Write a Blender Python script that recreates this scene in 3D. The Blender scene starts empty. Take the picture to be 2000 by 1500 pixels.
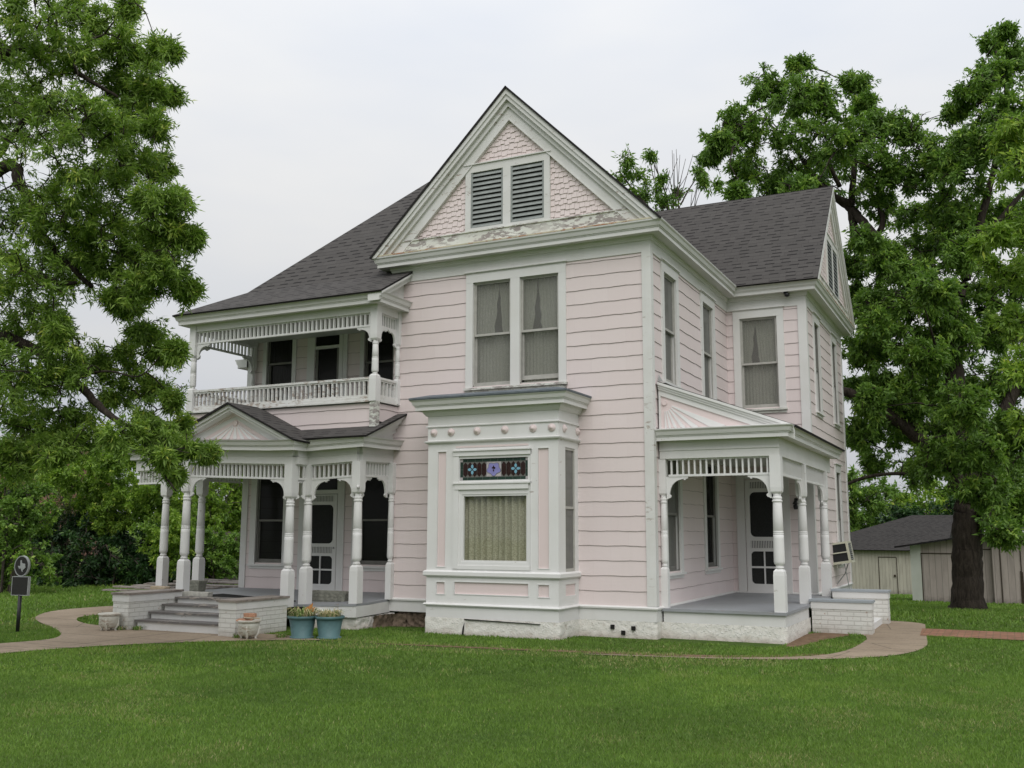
import bpy, math, random
import numpy as np
from mathutils import Vector, Matrix
from mathutils.geometry import tessellate_polygon
random.seed(7); RNG = np.random.default_rng(7)
SC = bpy.context.scene; COL = SC.collection
R = math.radians

# ------------------------------------------------------------------ camera
CF, CYAW, CPITCH, CROLL = 1933.4, 0.45808, 0.14888, 0.00287      # focal length in px of a 2000 px wide picture
CPOS = (5.004, -15.276, 1.65)
def cam_axes():
    f = Vector((-math.sin(CYAW)*math.cos(CPITCH), math.cos(CYAW)*math.cos(CPITCH), math.sin(CPITCH)))
    r = Vector((math.cos(CYAW), math.sin(CYAW), 0)); u = r.cross(f)
    return (r*math.cos(CROLL)+u*math.sin(CROLL), -r*math.sin(CROLL)+u*math.cos(CROLL), f)
CR, CU, CFW = cam_axes()
cam = bpy.data.cameras.new('camera'); camo = bpy.data.objects.new('camera', cam); COL.objects.link(camo)
cam.sensor_width = 36; cam.lens = 36*CF/2000; cam.clip_start = 0.1; cam.clip_end = 2000
M = Matrix((CR, CU, -CFW)).transposed().to_4x4(); M.translation = CPOS; camo.matrix_world = M
SC.camera = camo
def pt(px, py, depth):                     # world point seen at a spot of the photograph, at a horizontal depth in metres
    d = CR*(px-1000)+CU*(750-py)+CFW*CF
    h = d.x*-math.sin(CYAW)+d.y*math.cos(CYAW)
    return Vector(CPOS)+d*(depth/h)
# ------------------------------------------------------------------ sky and sun (overcast)
SUN_EL, SUN_ROT = R(48), R(150)
w = bpy.data.worlds.new('World'); SC.world = w; w.use_nodes = True
nt = w.node_tree; N = nt.nodes; L = nt.links; N.clear()
out = N.new('ShaderNodeOutputWorld'); bg = N.new('ShaderNodeBackground'); L.new(bg.outputs[0], out.inputs[0])
sky = N.new('ShaderNodeTexSky'); sky.sky_type = 'NISHITA'; sky.sun_disc = False
sky.sun_elevation = SUN_EL; sky.sun_rotation = SUN_ROT; sky.dust_density = 4; sky.air_density = 1
hs = N.new('ShaderNodeHueSaturation'); hs.inputs['Saturation'].default_value = 0.18; L.new(sky.outputs[0], hs.inputs['Color'])
tc = N.new('ShaderNodeTexCoord'); sep = N.new('ShaderNodeSeparateXYZ'); L.new(tc.outputs['Generated'], sep.inputs[0])
mr = N.new('ShaderNodeMapRange'); L.new(sep.outputs['Z'], mr.inputs[0])           # cloud deck brightens toward the zenith
mr.inputs[1].default_value = 0.0; mr.inputs[2].default_value = 1.0; mr.inputs[3].default_value = 5.95; mr.inputs[4].default_value = 14.5
mp = N.new('ShaderNodeMapping'); mp.inputs['Scale'].default_value = (1.0, 1.0, 3.2); L.new(tc.outputs['Generated'], mp.inputs[0])
nz = N.new('ShaderNodeTexNoise'); nz.inputs['Scale'].default_value = 2.3; nz.inputs['Detail'].default_value = 4; nz.inputs['Roughness'].default_value = 0.45; L.new(mp.outputs[0], nz.inputs[0])
cr = N.new('ShaderNodeValToRGB'); L.new(nz.outputs[0], cr.inputs[0])
cr.color_ramp.elements[0].position = 0.32; cr.color_ramp.elements[0].color = (0.83, 0.875, 0.955, 1)
cr.color_ramp.elements[1].position = 0.66; cr.color_ramp.elements[1].color = (1.0, 1.0, 0.995, 1)
vm = N.new('ShaderNodeVectorMath'); vm.operation = 'SCALE'; L.new(cr.outputs[0], vm.inputs[0]); L.new(mr.outputs[0], vm.inputs['Scale'])
mx = N.new('ShaderNodeMixRGB'); mx.inputs[0].default_value = 0.93; L.new(hs.outputs[0], mx.inputs[1]); L.new(vm.outputs[0], mx.inputs[2])
L.new(mx.outputs[0], bg.inputs[0]); bg.inputs[1].default_value = 0.1
sl = bpy.data.lights.new('sun', 'SUN'); sl.energy = 1.5; sl.angle = R(50); sl.color = (1, 0.97, 0.93)
so = bpy.data.objects.new('sun', sl); COL.objects.link(so)
sd = Vector((math.sin(SUN_ROT)*math.cos(SUN_EL), math.cos(SUN_ROT)*math.cos(SUN_EL), math.sin(SUN_EL)))
so.rotation_euler = sd.to_track_quat('Z', 'Y').to_euler(); so.location = (0, -10, 30)
SC.view_settings.view_transform = 'Standard'; SC.view_settings.look = 'None'; SC.view_settings.gamma = 1
SC.view_settings.use_curve_mapping = False; SC.view_settings.exposure = 0.0
SC.render.engine = 'CYCLES'; SC.cycles.max_bounces = 8; SC.cycles.transparent_max_bounces = 16; SC.cycles.transmission_bounces = 4

# ------------------------------------------------------------------ materials
class NT:
    def __init__(s, name):
        s.m = bpy.data.materials.new(name); s.m.use_nodes = True; s.t = s.m.node_tree; s.t.nodes.clear()
        s.o = s.n('ShaderNodeOutputMaterial'); s.b = s.n('ShaderNodeBsdfPrincipled'); s.l(s.b.outputs[0], s.o.inputs[0])
    def n(s, t, **k):
        x = s.t.nodes.new(t)
        for a, v in k.items(): setattr(x, a, v)
        return x
    def l(s, a, b): s.t.links.new(a, b)
    def coord(s, scale=(1,1,1), kind='Object', rot=(0,0,0)):
        c = s.n('ShaderNodeTexCoord'); m = s.n('ShaderNodeMapping'); m.inputs['Scale'].default_value = scale; m.inputs['Rotation'].default_value = rot
        s.l(c.outputs[kind], m.inputs[0]); return m.outputs[0]
    def noise(s, sc, det=4, rough=.55, v=None, dist=0):
        x = s.n('ShaderNodeTexNoise'); x.inputs['Scale'].default_value = sc; x.inputs['Detail'].default_value = det; x.inputs['Roughness'].default_value = rough; x.inputs['Distortion'].default_value = dist
        s.l(v if v is not None else s.coord(), x.inputs['Vector']); return x.outputs[0]
    def ramp(s, f, st):
        x = s.n('ShaderNodeValToRGB'); s.l(f, x.inputs[0]); e = x.color_ramp.elements
        while len(e) < len(st): e.new(.5)
        for i, (p, c) in enumerate(st):
            e[i].position = p; e[i].color = (c if isinstance(c, (tuple, list)) else (c, c, c))[:3]+(1,) if isinstance(c, (tuple, list)) else (c, c, c, 1)
        return x.outputs[0]
    def mix(s, f, a, b, mode='MIX'):
        x = s.n('ShaderNodeMixRGB', blend_type=mode)
        for i, v in ((0, f), (1, a), (2, b)):
            if hasattr(v, 'is_linked') or hasattr(v, 'links'): s.l(v, x.inputs[i])
            else: x.inputs[i].default_value = v if i == 0 else (*v[:3], 1)
        return x.outputs[0]
    def math(s, op, a, b=0, clamp=False):
        x = s.n('ShaderNodeMath', operation=op); x.use_clamp = clamp
        for i, v in ((0, a), (1, b)):
            if hasattr(v, 'links'): s.l(v, x.inputs[i])
            else: x.inputs[i].default_value = v
        return x.outputs[0]
    def bump(s, h, st=.3, d=.01):
        x = s.n('ShaderNodeBump'); x.inputs['Strength'].default_value = st; x.inputs['Distance'].default_value = d
        s.l(h, x.inputs['Height']); s.l(x.outputs[0], s.b.inputs['Normal'])
    def col(s, c):
        if hasattr(c, 'links'): s.l(c, s.b.inputs['Base Color'])
        else: s.b.inputs['Base Color'].default_value = (*c, 1)
    def rough(s, r, spec=.3):
        if hasattr(r, 'links'): s.l(r, s.b.inputs['Roughness'])
        else: s.b.inputs['Roughness'].default_value = r
        s.b.inputs['Specular IOR Level'].default_value = spec
    def uv(s):                                           # wall coordinates: metres along the wall, height
        c = s.n('ShaderNodeTexCoord'); p = s.n('ShaderNodeSeparateXYZ'); s.l(c.outputs['Object'], p.inputs[0])
        q = s.n('ShaderNodeCombineXYZ'); s.l(s.math('ADD', p.outputs[0], p.outputs[1]), q.inputs[0]); s.l(p.outputs[2], q.inputs[1]); return q.outputs[0]

def paint(name, base, under=(.27,.23,.20), wear=.0, grime=.12, tint=(.62,.62,.52), rgh=.6):
    t = NT(name); c = base
    g = t.noise(1.3, 5, .6); c2 = t.mix(t.ramp(g, [(.35, 0.0), (.75, grime*2)]), base, tuple(b*m for b, m in zip(base, tint)))
    st = t.noise(9, 4, .6, t.coord((1, 1, .12)))
    c2 = t.mix(t.ramp(st, [(.5, 0.0), (.8, grime)]), c2, tuple(b*.7 for b in base))
    if wear > 0:
        a = t.noise(13, 6, .66, t.coord((.5, .5, 1.5))); b_ = t.noise(1.1, 3, .5)
        m = t.math('MULTIPLY', t.math('SUBTRACT', a, .66-wear*.34), 22, True)
        m2 = t.math('MULTIPLY', t.math('SUBTRACT', b_, .52-wear*.22), 9, True)
        m = t.math('MULTIPLY', m, m2, True)
        wood = t.mix(t.noise(30, 3, .5, t.coord((.2, .2, 1))), under, tuple(u*1.8 for u in under))
        c2 = t.mix(m, c2, wood); t.bump(t.math('MULTIPLY', m, -1), .5, .004)
    else:
        t.bump(t.noise(25, 3), .08, .01)
    t.col(c2); t.rough(rgh, .3); return t.m
MT = {}
WHITE = (.695, .69, .68)
MT['white'] = paint('white_paint', WHITE, wear=.02, grime=.12)
MT['clean'] = paint('fresh_white_paint', (.72, .715, .71), wear=.03, grime=.10)
MT['worn'] = paint('worn_white_paint', WHITE, wear=.18, grime=.18)
MT['peel'] = paint('peeling_white_paint', (.70, .71, .67), under=(.22,.20,.19), wear=.52, grime=.2)
MT['pink'] = paint('pink_paint', (.71, .605, .595), grime=.06, tint=(.9, .85, .8))
MT['pinkworn'] = paint('pink_shingle_paint', (.72, .63, .62), wear=.05, grime=.14, tint=(.85, .8, .75))
MT['ceil'] = paint('porch_ceiling_paint', (.50, .52, .47), grime=.2)
MT['grey'] = paint('grey_floor_paint', (.30, .31, .33), under=(.2,.17,.15), wear=.15, grime=.2)
MT['wood'] = paint('weathered_board', (.30, .26, .235), under=(.10,.085,.075), wear=.5, grime=.3)
MT['tread'] = paint('worn_tread_paint', (.15, .14, .135), under=(.25,.22,.19), wear=.4, grime=.3)
MT['cream'] = paint('cream_metal_paint', (.56, .55, .45), grime=.2)
def m_siding():
    t = NT('asbestos_siding'); uv = t.uv()
    br = t.n('ShaderNodeTexBrick'); br.offset = .5; br.inputs['Scale'].default_value = 1; br.inputs['Brick Width'].default_value = .61; br.inputs['Row Height'].default_value = .2385
    br.inputs['Mortar Size'].default_value = .0018; br.inputs['Mortar Smooth'].default_value = .3
    mpp = t.n('ShaderNodeMapping'); mpp.inputs['Location'].default_value = (.13, -.008, 0); t.l(uv, mpp.inputs[0]); t.l(mpp.outputs[0], br.inputs[0])
    br.inputs['Color1'].default_value = (.70, .610, .602, 1); br.inputs['Color2'].default_value = (.725, .638, .63, 1); br.inputs['Mortar'].default_value = (.65, .57, .56, 1)
    g = t.noise(.8, 4, .6); c = t.mix(t.ramp(g, [(.35, 0.0), (.75, .22)]), br.outputs[0], (.645, .575, .555))
    st = t.noise(14, 3, .5, t.coord((1, 1, .07))); c = t.mix(t.ramp(st, [(.55, 0.0), (.85, .15)]), c, (.61, .54, .52))
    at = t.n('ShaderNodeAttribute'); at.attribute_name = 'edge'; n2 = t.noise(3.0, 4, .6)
    c = t.mix(t.math('MULTIPLY', at.outputs['Fac'], t.ramp(n2, [(.25, .5), (.6, .95)])), c, (.19, .145, .135))  # dirt line and lap shadow painted together along each course's lower edge
    t.col(c); t.rough(.7, .25); t.bump(t.noise(60, 2, .5, t.coord((1, 1, .25))), .12, .004); return t.m
MT['siding'] = m_siding()
def m_roof(name='asphalt_shingles', k=1.0, w=.33, h=.142):
    t = NT(name); c = t.coord(kind='UV')
    br = t.n('ShaderNodeTexBrick'); br.offset = .41; br.offset_frequency = 2; br.inputs['Scale'].default_value = 1; br.inputs['Brick Width'].default_value = w; br.inputs['Row Height'].default_value = h
    br.inputs['Mortar Size'].default_value = .006; br.inputs['Mortar Smooth'].default_value = .2; br.inputs['Bias'].default_value = -.1; t.l(c, br.inputs[0])
    br.inputs['Color1'].default_value = (.088*k, .083*k, .079*k, 1); br.inputs['Color2'].default_value = (.073*k, .069*k, .066*k, 1); br.inputs['Mortar'].default_value = (.062*k, .056*k, .055*k, 1)
    # shade lines beneath the thick tabs, painted into the colour and broken at random
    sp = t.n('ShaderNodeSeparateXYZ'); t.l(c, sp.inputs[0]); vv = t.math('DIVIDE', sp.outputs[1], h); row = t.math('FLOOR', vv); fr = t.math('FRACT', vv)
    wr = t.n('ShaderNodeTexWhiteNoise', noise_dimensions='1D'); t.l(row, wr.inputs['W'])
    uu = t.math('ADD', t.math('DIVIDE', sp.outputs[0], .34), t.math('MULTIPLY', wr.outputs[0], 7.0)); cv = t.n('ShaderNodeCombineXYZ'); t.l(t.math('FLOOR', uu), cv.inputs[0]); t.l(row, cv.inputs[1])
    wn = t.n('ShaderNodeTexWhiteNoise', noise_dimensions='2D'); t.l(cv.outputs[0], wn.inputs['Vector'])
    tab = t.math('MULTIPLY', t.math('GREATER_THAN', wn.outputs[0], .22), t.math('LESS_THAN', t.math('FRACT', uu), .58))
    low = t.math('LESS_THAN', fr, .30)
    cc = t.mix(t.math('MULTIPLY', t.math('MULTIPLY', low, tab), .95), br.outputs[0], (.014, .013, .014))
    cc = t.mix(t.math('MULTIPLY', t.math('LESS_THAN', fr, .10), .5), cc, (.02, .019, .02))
    g = t.noise(.7, 4, .6, t.coord(kind='UV')); cc = t.mix(t.ramp(g, [(.3, 0.0), (.8, .35)]), cc, (.092*k, .085*k, .08*k))
    gr = t.noise(160, 2, .6, t.coord(kind='UV')); cc = t.mix(1.0, cc, t.ramp(gr, [(.25, .72), (.75, 1.2)]), 'MULTIPLY')
    t.col(cc); t.rough(.95, .15); t.bump(t.math('SUBTRACT', tab, fr), .5, .012); return t.m
MT['roof'] = m_roof(); MT['darkroof'] = m_roof('old_dark_shingles', .55)
def m_stucco(name, base, under, wearx=.12):
    t = NT(name); n1 = t.noise(9, 6, .65); n2 = t.noise(34, 4, .6)
    c = t.mix(t.ramp(n1, [(.28, 1.0), (.42, 0.0)]), base, under)
    lowd = t.n('ShaderNodeSeparateXYZ'); cc = t.n('ShaderNodeTexCoord'); t.l(cc.outputs['Object'], lowd.inputs[0])
    f = t.math('ADD', t.math('MULTIPLY', lowd.outputs[2], -5.5), t.math('MULTIPLY', t.noise(4, 4, .6), 1.3), True)
    c = t.mix(t.math('MULTIPLY', f, .8), c, (.30, .22, .17)); c = t.mix(t.ramp(n2, [(.3, .35), (.55, 0.0)]), c, tuple(u*1.2 for u in under))
    t.col(c); t.rough(.9, .2); t.bump(t.math('ADD', t.math('MULTIPLY', n1, .5), t.ramp(n2, [(.5, 0.0), (.75, 1.0)])), .6, .016); return t.m
MT['stucco'] = m_stucco('rough_white_stucco', (.74, .725, .68), (.55, .50, .44))
MT['rubble'] = m_stucco('bare_rubble_stone', (.17, .13, .095), (.07, .055, .045))
def m_pbrick(name, c1, c2, mort, dirt, w=.21, h=.072, ms=.006, under=(.34,.20,.14), wear=.1):
    t = NT(name); uv = t.uv(); br = t.n('ShaderNodeTexBrick'); br.inputs['Scale'].default_value = 1; br.inputs['Brick Width'].default_value = w; br.inputs['Row Height'].default_value = h
    br.inputs['Mortar Size'].default_value = ms; br.inputs['Mortar Smooth'].default_value = .4; t.l(uv, br.inputs[0])
    for k, v in (('Color1', c1), ('Color2', c2), ('Mortar', mort)): br.inputs[k].default_value = (*v, 1)
    c = br.outputs[0]; a = t.noise(14, 5, .65)
    c = t.mix(t.ramp(a, [(.30-wear*.2, 1.0), (.36, 0.0)]), c, under)
    sp = t.n('ShaderNodeSeparateXYZ'); cc = t.n('ShaderNodeTexCoord'); t.l(cc.outputs['Object'], sp.inputs[0])
    f = t.math('ADD', t.math('MULTIPLY', sp.outputs[2], -4), t.math('MULTIPLY', t.noise(5, 4, .6), 1.2), True)
    c = t.mix(t.math('MULTIPLY', f, dirt), c, (.25, .20, .15)); t.col(c); t.rough(.8, .25)
    t.bump(t.math('SUBTRACT', t.math('MULTIPLY', a, .5), br.outputs['Fac']), .8, .012); return t.m
MT['wbrick'] = m_pbrick('white_painted_brick', (.66, .655, .62), (.62, .615, .58), (.54, .53, .49), .75)
MT['rbrick'] = m_pbrick('red_brick', (.26, .12, .085), (.20, .095, .07), (.33, .28, .24), .1, wear=-.2)
def m_glass(name, screen=.0, tint=(.35, .36, .34)):
    t = NT(name); t.t.nodes.remove(t.b)
    tr = t.n('ShaderNodeBsdfTransparent'); tr.inputs[0].default_value = (.9, .92, .9, 1)
    gl = t.n('ShaderNodeBsdfGlossy'); gl.inputs['Roughness'].default_value = .03 if not screen else .12
    bp = t.n('ShaderNodeBump'); bp.inputs['Strength'].default_value = .05; bp.inputs['Distance'].default_value = .02; t.l(t.noise(2.2, 2), bp.inputs['Height']); t.l(bp.outputs[0], gl.inputs['Normal'])
    fr = t.n('ShaderNodeLayerWeight'); fr.inputs[0].default_value = .5; fz = t.math('MULTIPLY', t.math('POWER', fr.outputs['Facing'], 4.0), .8)
    m1 = t.n('ShaderNodeMixShader'); t.l(t.math('ADD', fz, .055), m1.inputs[0]); t.l(tr.outputs[0], m1.inputs[1]); t.l(gl.outputs[0], m1.inputs[2]); o = m1.outputs[0]
    if screen:
        df = t.n('ShaderNodeBsdfDiffuse'); df.inputs[0].default_value = (*tint, 1)
        m2 = t.n('ShaderNodeMixShader'); m2.inputs[0].default_value = screen; t.l(o, m2.inputs[1]); t.l(df.outputs[0], m2.inputs[2]); o = m2.outputs[0]
    t.l(o, t.o.inputs[0]); return t.m
MT['glass'] = m_glass('window_glass')
MT['sglass'] = m_glass('glass_behind_screen', .38, (.30, .295, .27))
MT['gscreen'] = m_glass('grey_screened_glass', .62, (.225, .225, .21))
MT['dglass'] = m_glass('dark_screened_glass', .80, (.022, .022, .021))
def flat(name, c, r=.7, spec=.3, var=.1, sc=8, metal=0, bump=.0):
    t = NT(name); g = t.noise(sc, 4, .6); t.col(t.mix(t.ramp(g, [(.3, 0.0), (.7, 1.0)]), tuple(x*(1-var) for x in c), tuple(min(1, x*(1+var)) for x in c))); t.rough(r, spec)
    t.b.inputs['Metallic'].default_value = metal
    if bump: t.bump(g, bump, .01)
    return t.m
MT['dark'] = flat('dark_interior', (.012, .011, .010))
MT['screenmesh'] = flat('dark_insect_screen', (.035, .036, .035), .9, .1, .2, 40)
MT['sash'] = flat('aged_sash_paint', (.42, .41, .38), var=.12)
MT['darksash'] = flat('dim_sash_paint', (.20, .195, .18), var=.15)
def m_curtain(name, a, b):
    t = NT(name); n1 = t.noise(40, 3, .6, t.coord((1, 1, 1.6))); n2 = t.noise(2, 3)
    c = t.mix(t.ramp(n1, [(.35, 0.0), (.65, 1.0)]), b, a); c = t.mix(t.ramp(n2, [(.3, 0.0), (.8, .4)]), c, tuple(x*.6 for x in a)); t.col(c); t.rough(.95, .05)
    tl = t.n('ShaderNodeBsdfTransparent'); df = t.n('ShaderNodeMixShader'); df.inputs[0].default_value = .15; t.l(t.b.outputs[0], df.inputs[1]); t.l(tl.outputs[0], df.inputs[2]); t.l(df.outputs[0], t.o.inputs[0]); return t.m
MT['lace'] = m_curtain('lace_curtain_cloth', (.62, .59, .45), (.34, .32, .23))
MT['sheer'] = m_curtain('sheer_curtain_cloth', (.55, .55, .48), (.38, .38, .33))
MT['beige'] = m_curtain('beige_curtain_cloth', (.47, .42, .33), (.40, .36, .28))
MT['dimcloth'] = m_curtain('dim_curtain_cloth', (.30, .30, .27), (.20, .20, .18))
MT['lead'] = flat('window_lead', (.16, .16, .15), .5)
MT['sg_green'] = flat('dark_green_glass', (.022, .045, .035), .25, .5, .25, 25)
MT['sg_brown'] = flat('dark_red_glass', (.03, .014, .014), .2, .5, .3, 20)
MT['sg_blue'] = flat('sky_blue_glass', (.19, .40, .52), .3, .5)
MT['sg_violet'] = flat('violet_glass', (.25, .24, .52), .3, .5)
MT['sg_pale'] = flat('pale_glass', (.42, .39, .40), .3, .5, .15, 30)
MT['tar'] = flat('grey_tar_roofing', (.12, .14, .16), .6, .4, .2)
MT['rust'] = paint('rusty_flashing', (.60, .56, .42), under=(.28,.13,.07), wear=.5, grime=.3)
MT['black'] = flat('black_metal', (.012, .012, .014), .45, .5, .2)
MT['brown'] = flat('marker_brown_black', (.020, .018, .018), .5, .4, .2, 30)
MT['silver'] = flat('aged_silver', (.34, .35, .35), .45, .5, .1)
MT['teal'] = flat('teal_plastic', (.085, .165, .175), .5, .4, .16, 6)
MT['concrete'] = flat('grey_cast_concrete', (.40, .39, .35), .9, .15, .25, 12, bump=.4)
MT['urn'] = paint('old_white_cast_stone', (.60, .585, .53), under=(.25,.21,.17), wear=.45, grime=.35)
MT['trough'] = flat('mossy_cast_stone', (.25, .25, .21), .9, .15, .25, 14, bump=.5)
MT['mat'] = flat('black_rubber_mat', (.018, .018, .017), .9, .1, .3, 50)
MT['tan'] = flat('tan_sandstone', (.42, .34, .25), .9, .1, .2, 12, bump=.4)
MT['terra'] = flat('broken_terracotta', (.42, .23, .15), .85, .15, .25, 14, bump=.3)
MT['soil'] = flat('potting_soil', (.05, .04, .03), 1, .05, .3, 30)
MT['straw'] = flat('dry_straw', (.42, .37, .20), .8, .1, .3, 30)
MT['weed'] = flat('weed_green', (.12, .20, .045), .7, .2, .3, 20)
MT['deadleaf'] = flat('dry_orange_leaf', (.42, .19, .06), .7, .2, .2, 20)
def m_boards(name, c, wd=.14, rot=0, dark=(.05,.045,.04), wear=.3):
    t = NT(name); uv = t.uv(); sp = t.n('ShaderNodeSeparateXYZ'); t.l(uv, sp.inputs[0])
    u = t.math('DIVIDE', sp.outputs[0], wd); fr = t.math('FRACT', u); gap = t.math('LESS_THAN', fr, .09)
    wn = t.n('ShaderNodeTexWhiteNoise', noise_dimensions='1D'); t.l(t.math('FLOOR', u), wn.inputs['W'])
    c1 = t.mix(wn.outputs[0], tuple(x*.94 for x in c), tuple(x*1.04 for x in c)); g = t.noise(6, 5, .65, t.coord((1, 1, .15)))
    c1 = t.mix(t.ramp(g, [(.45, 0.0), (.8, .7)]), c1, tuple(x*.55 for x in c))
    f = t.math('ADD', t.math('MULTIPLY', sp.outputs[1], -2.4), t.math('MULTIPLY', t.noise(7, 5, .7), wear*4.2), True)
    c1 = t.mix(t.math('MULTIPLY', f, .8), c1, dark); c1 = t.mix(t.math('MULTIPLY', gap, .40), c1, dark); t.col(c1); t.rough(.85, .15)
    t.bump(t.math('SUBTRACT', 1, gap), .5, .01); return t.m
MT['shedwall'] = m_boards('shed_boards_pinkish', (.36, .315, .285), wd=.2)  # shed board colours darkened to stand in for the tree shade
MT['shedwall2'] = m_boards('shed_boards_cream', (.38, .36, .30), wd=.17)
MT['fence'] = m_boards('grey_fence_boards', (.13, .115, .10), wd=.14)
MT['bark'] = None
def m_bark(name, c):
    t = NT(name); v = t.coord((6, 6, 1.3)); n1 = t.noise(2.2, 6, .7, v, .6); t.col(t.mix(t.ramp(n1, [(.35, 0.0), (.7, 1.0)]), tuple(x*.45 for x in c), tuple(x*1.4 for x in c))); t.rough(.95, .1); t.bump(n1, 1.0, .06); return t.m
MT['bark'] = m_bark('dark_tree_bark', (.055, .045, .037)); MT['bark2'] = m_bark('grey_brown_bark', (.10, .085, .072))
def m_leaf(name, stops, trans=.35, rgh=.45):
    t = NT(name); at = t.n('ShaderNodeAttribute'); at.attribute_name = 'tone'; c = t.ramp(at.outputs['Fac'], stops); t.col(c); t.rough(rgh, .3)
    tl = t.n('ShaderNodeBsdfTranslucent'); t.l(t.mix(.6, c, t.mix(1.0, c, (1.0, 1.25, .35), 'MULTIPLY')), tl.inputs[0])
    ms = t.n('ShaderNodeMixShader'); ms.inputs[0].default_value = trans; t.l(t.b.outputs[0], ms.inputs[1]); t.l(tl.outputs[0], ms.inputs[2]); t.l(ms.outputs[0], t.o.inputs[0]); return t.m
MT['oakleaf'] = m_leaf('narrow_oak_leaves', [(0, (0.099, 0.164, 0.033)), (.5, (0.204, 0.321, 0.059)), (.85, (0.328, 0.446, 0.079)), (1, (0.525, 0.564, 0.118))])
MT['pecanleaf'] = m_leaf('pecan_leaves', [(0, (0.074, 0.141, 0.029)), (.5, (0.161, 0.282, 0.052)), (.85, (0.269, 0.403, 0.067)), (1, (0.390, 0.511, 0.094))])
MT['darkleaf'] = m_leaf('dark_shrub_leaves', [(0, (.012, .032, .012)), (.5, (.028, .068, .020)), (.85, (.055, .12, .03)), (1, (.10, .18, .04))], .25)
MT['limeleaf'] = m_leaf('bright_green_leaves', [(0, (0.092, 0.172, 0.028)), (.5, (0.207, 0.333, 0.046)), (.85, (0.322, 0.448, 0.063)), (1, (0.483, 0.552, 0.092))])
MT['oliveleaf'] = m_leaf('olive_shrub_leaves', [(0, (0.054, 0.072, 0.026)), (.5, (0.108, 0.144, 0.042)), (.85, (0.180, 0.216, 0.060)), (1, (0.240, 0.264, 0.084))], .25)
MT['grass'] = m_leaf('lawn_grass', [(0, (.076, .135, .026)), (.45, (.155, .265, .044)), (.75, (.24, .34, .065)), (.9, (.27, .29, .11)), (1, (.38, .345, .18))], .3, .6)
def m_ground():
    t = NT('lawn_soil'); a = t.noise(.35, 4, .6); b_ = t.noise(6, 5, .7); c = t.mix(t.ramp(b_, [(.3, 0.0), (.7, 1.0)]), (.045, .085, .02), (.09, .14, .032))
    c = t.mix(t.ramp(a, [(.45, 0.0), (.75, .5)]), c, (.15, .17, .05)); t.col(c); t.rough(1, .05); t.bump(t.noise(60, 3, .7), .6, .03); return t.m
MT['ground'] = m_ground()
def m_conc():
    t = NT('tan_concrete_path'); a = t.noise(.9, 5, .65); b_ = t.noise(22, 5, .7); c = t.mix(t.ramp(a, [(.3, 0.0), (.7, 1.0)]), (.225, .175, .125), (.33, .265, .195))
    c = t.mix(t.ramp(b_, [(.25, .6), (.5, 0.0)]), c, (.12, .095, .07)); v = t.n('ShaderNodeTexVoronoi', feature='DISTANCE_TO_EDGE'); v.inputs['Scale'].default_value = .55; t.l(t.coord(), v.inputs[0])
    c = t.mix(t.ramp(v.outputs[0], [(.0, .7), (.008, 0.0)]), c, (.06, .05, .035)); sp = t.n('ShaderNodeSeparateXYZ'); t.l(t.coord(), sp.inputs[0]); jn = t.math('LESS_THAN', t.math('FRACT', t.math('ADD', t.math('DIVIDE', sp.outputs[1], .92), t.math('MULTIPLY', t.noise(3, 3), .03))), .022); c = t.mix(t.math('MULTIPLY', jn, .8), c, (.06, .05, .03)); t.col(c); t.rough(.9, .2); t.bump(b_, .3, .01); return t.m
MT['conc'] = m_conc()
def m_pathbrick():
    t = NT('red_path_bricks'); br = t.n('ShaderNodeTexBrick'); br.inputs['Scale'].default_value = 1; br.inputs['Brick Width'].default_value = .21; br.inputs['Row Height'].default_value = .105; br.inputs['Mortar Size'].default_value = .008
    t.l(t.coord(), br.inputs[0]); br.inputs['Color1'].default_value = (.24, .11, .075, 1); br.inputs['Color2'].default_value = (.33, .17, .11, 1); br.inputs['Mortar'].default_value = (.12, .10, .06, 1)
    t.col(t.mix(t.ramp(t.noise(5, 5, .7), [(.4, 0.0), (.7, .6)]), br.outputs[0], (.12, .09, .05))); t.rough(.9, .15); return t.m
MT['pbrick'] = m_pathbrick()
MT['dirt'] = flat('bare_brown_earth', (.17, .115, .075), 1, .05, .35, 9, bump=.6)
MT['scrap'] = flat('dark_crack_void', (.01, .009, .008))

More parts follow.
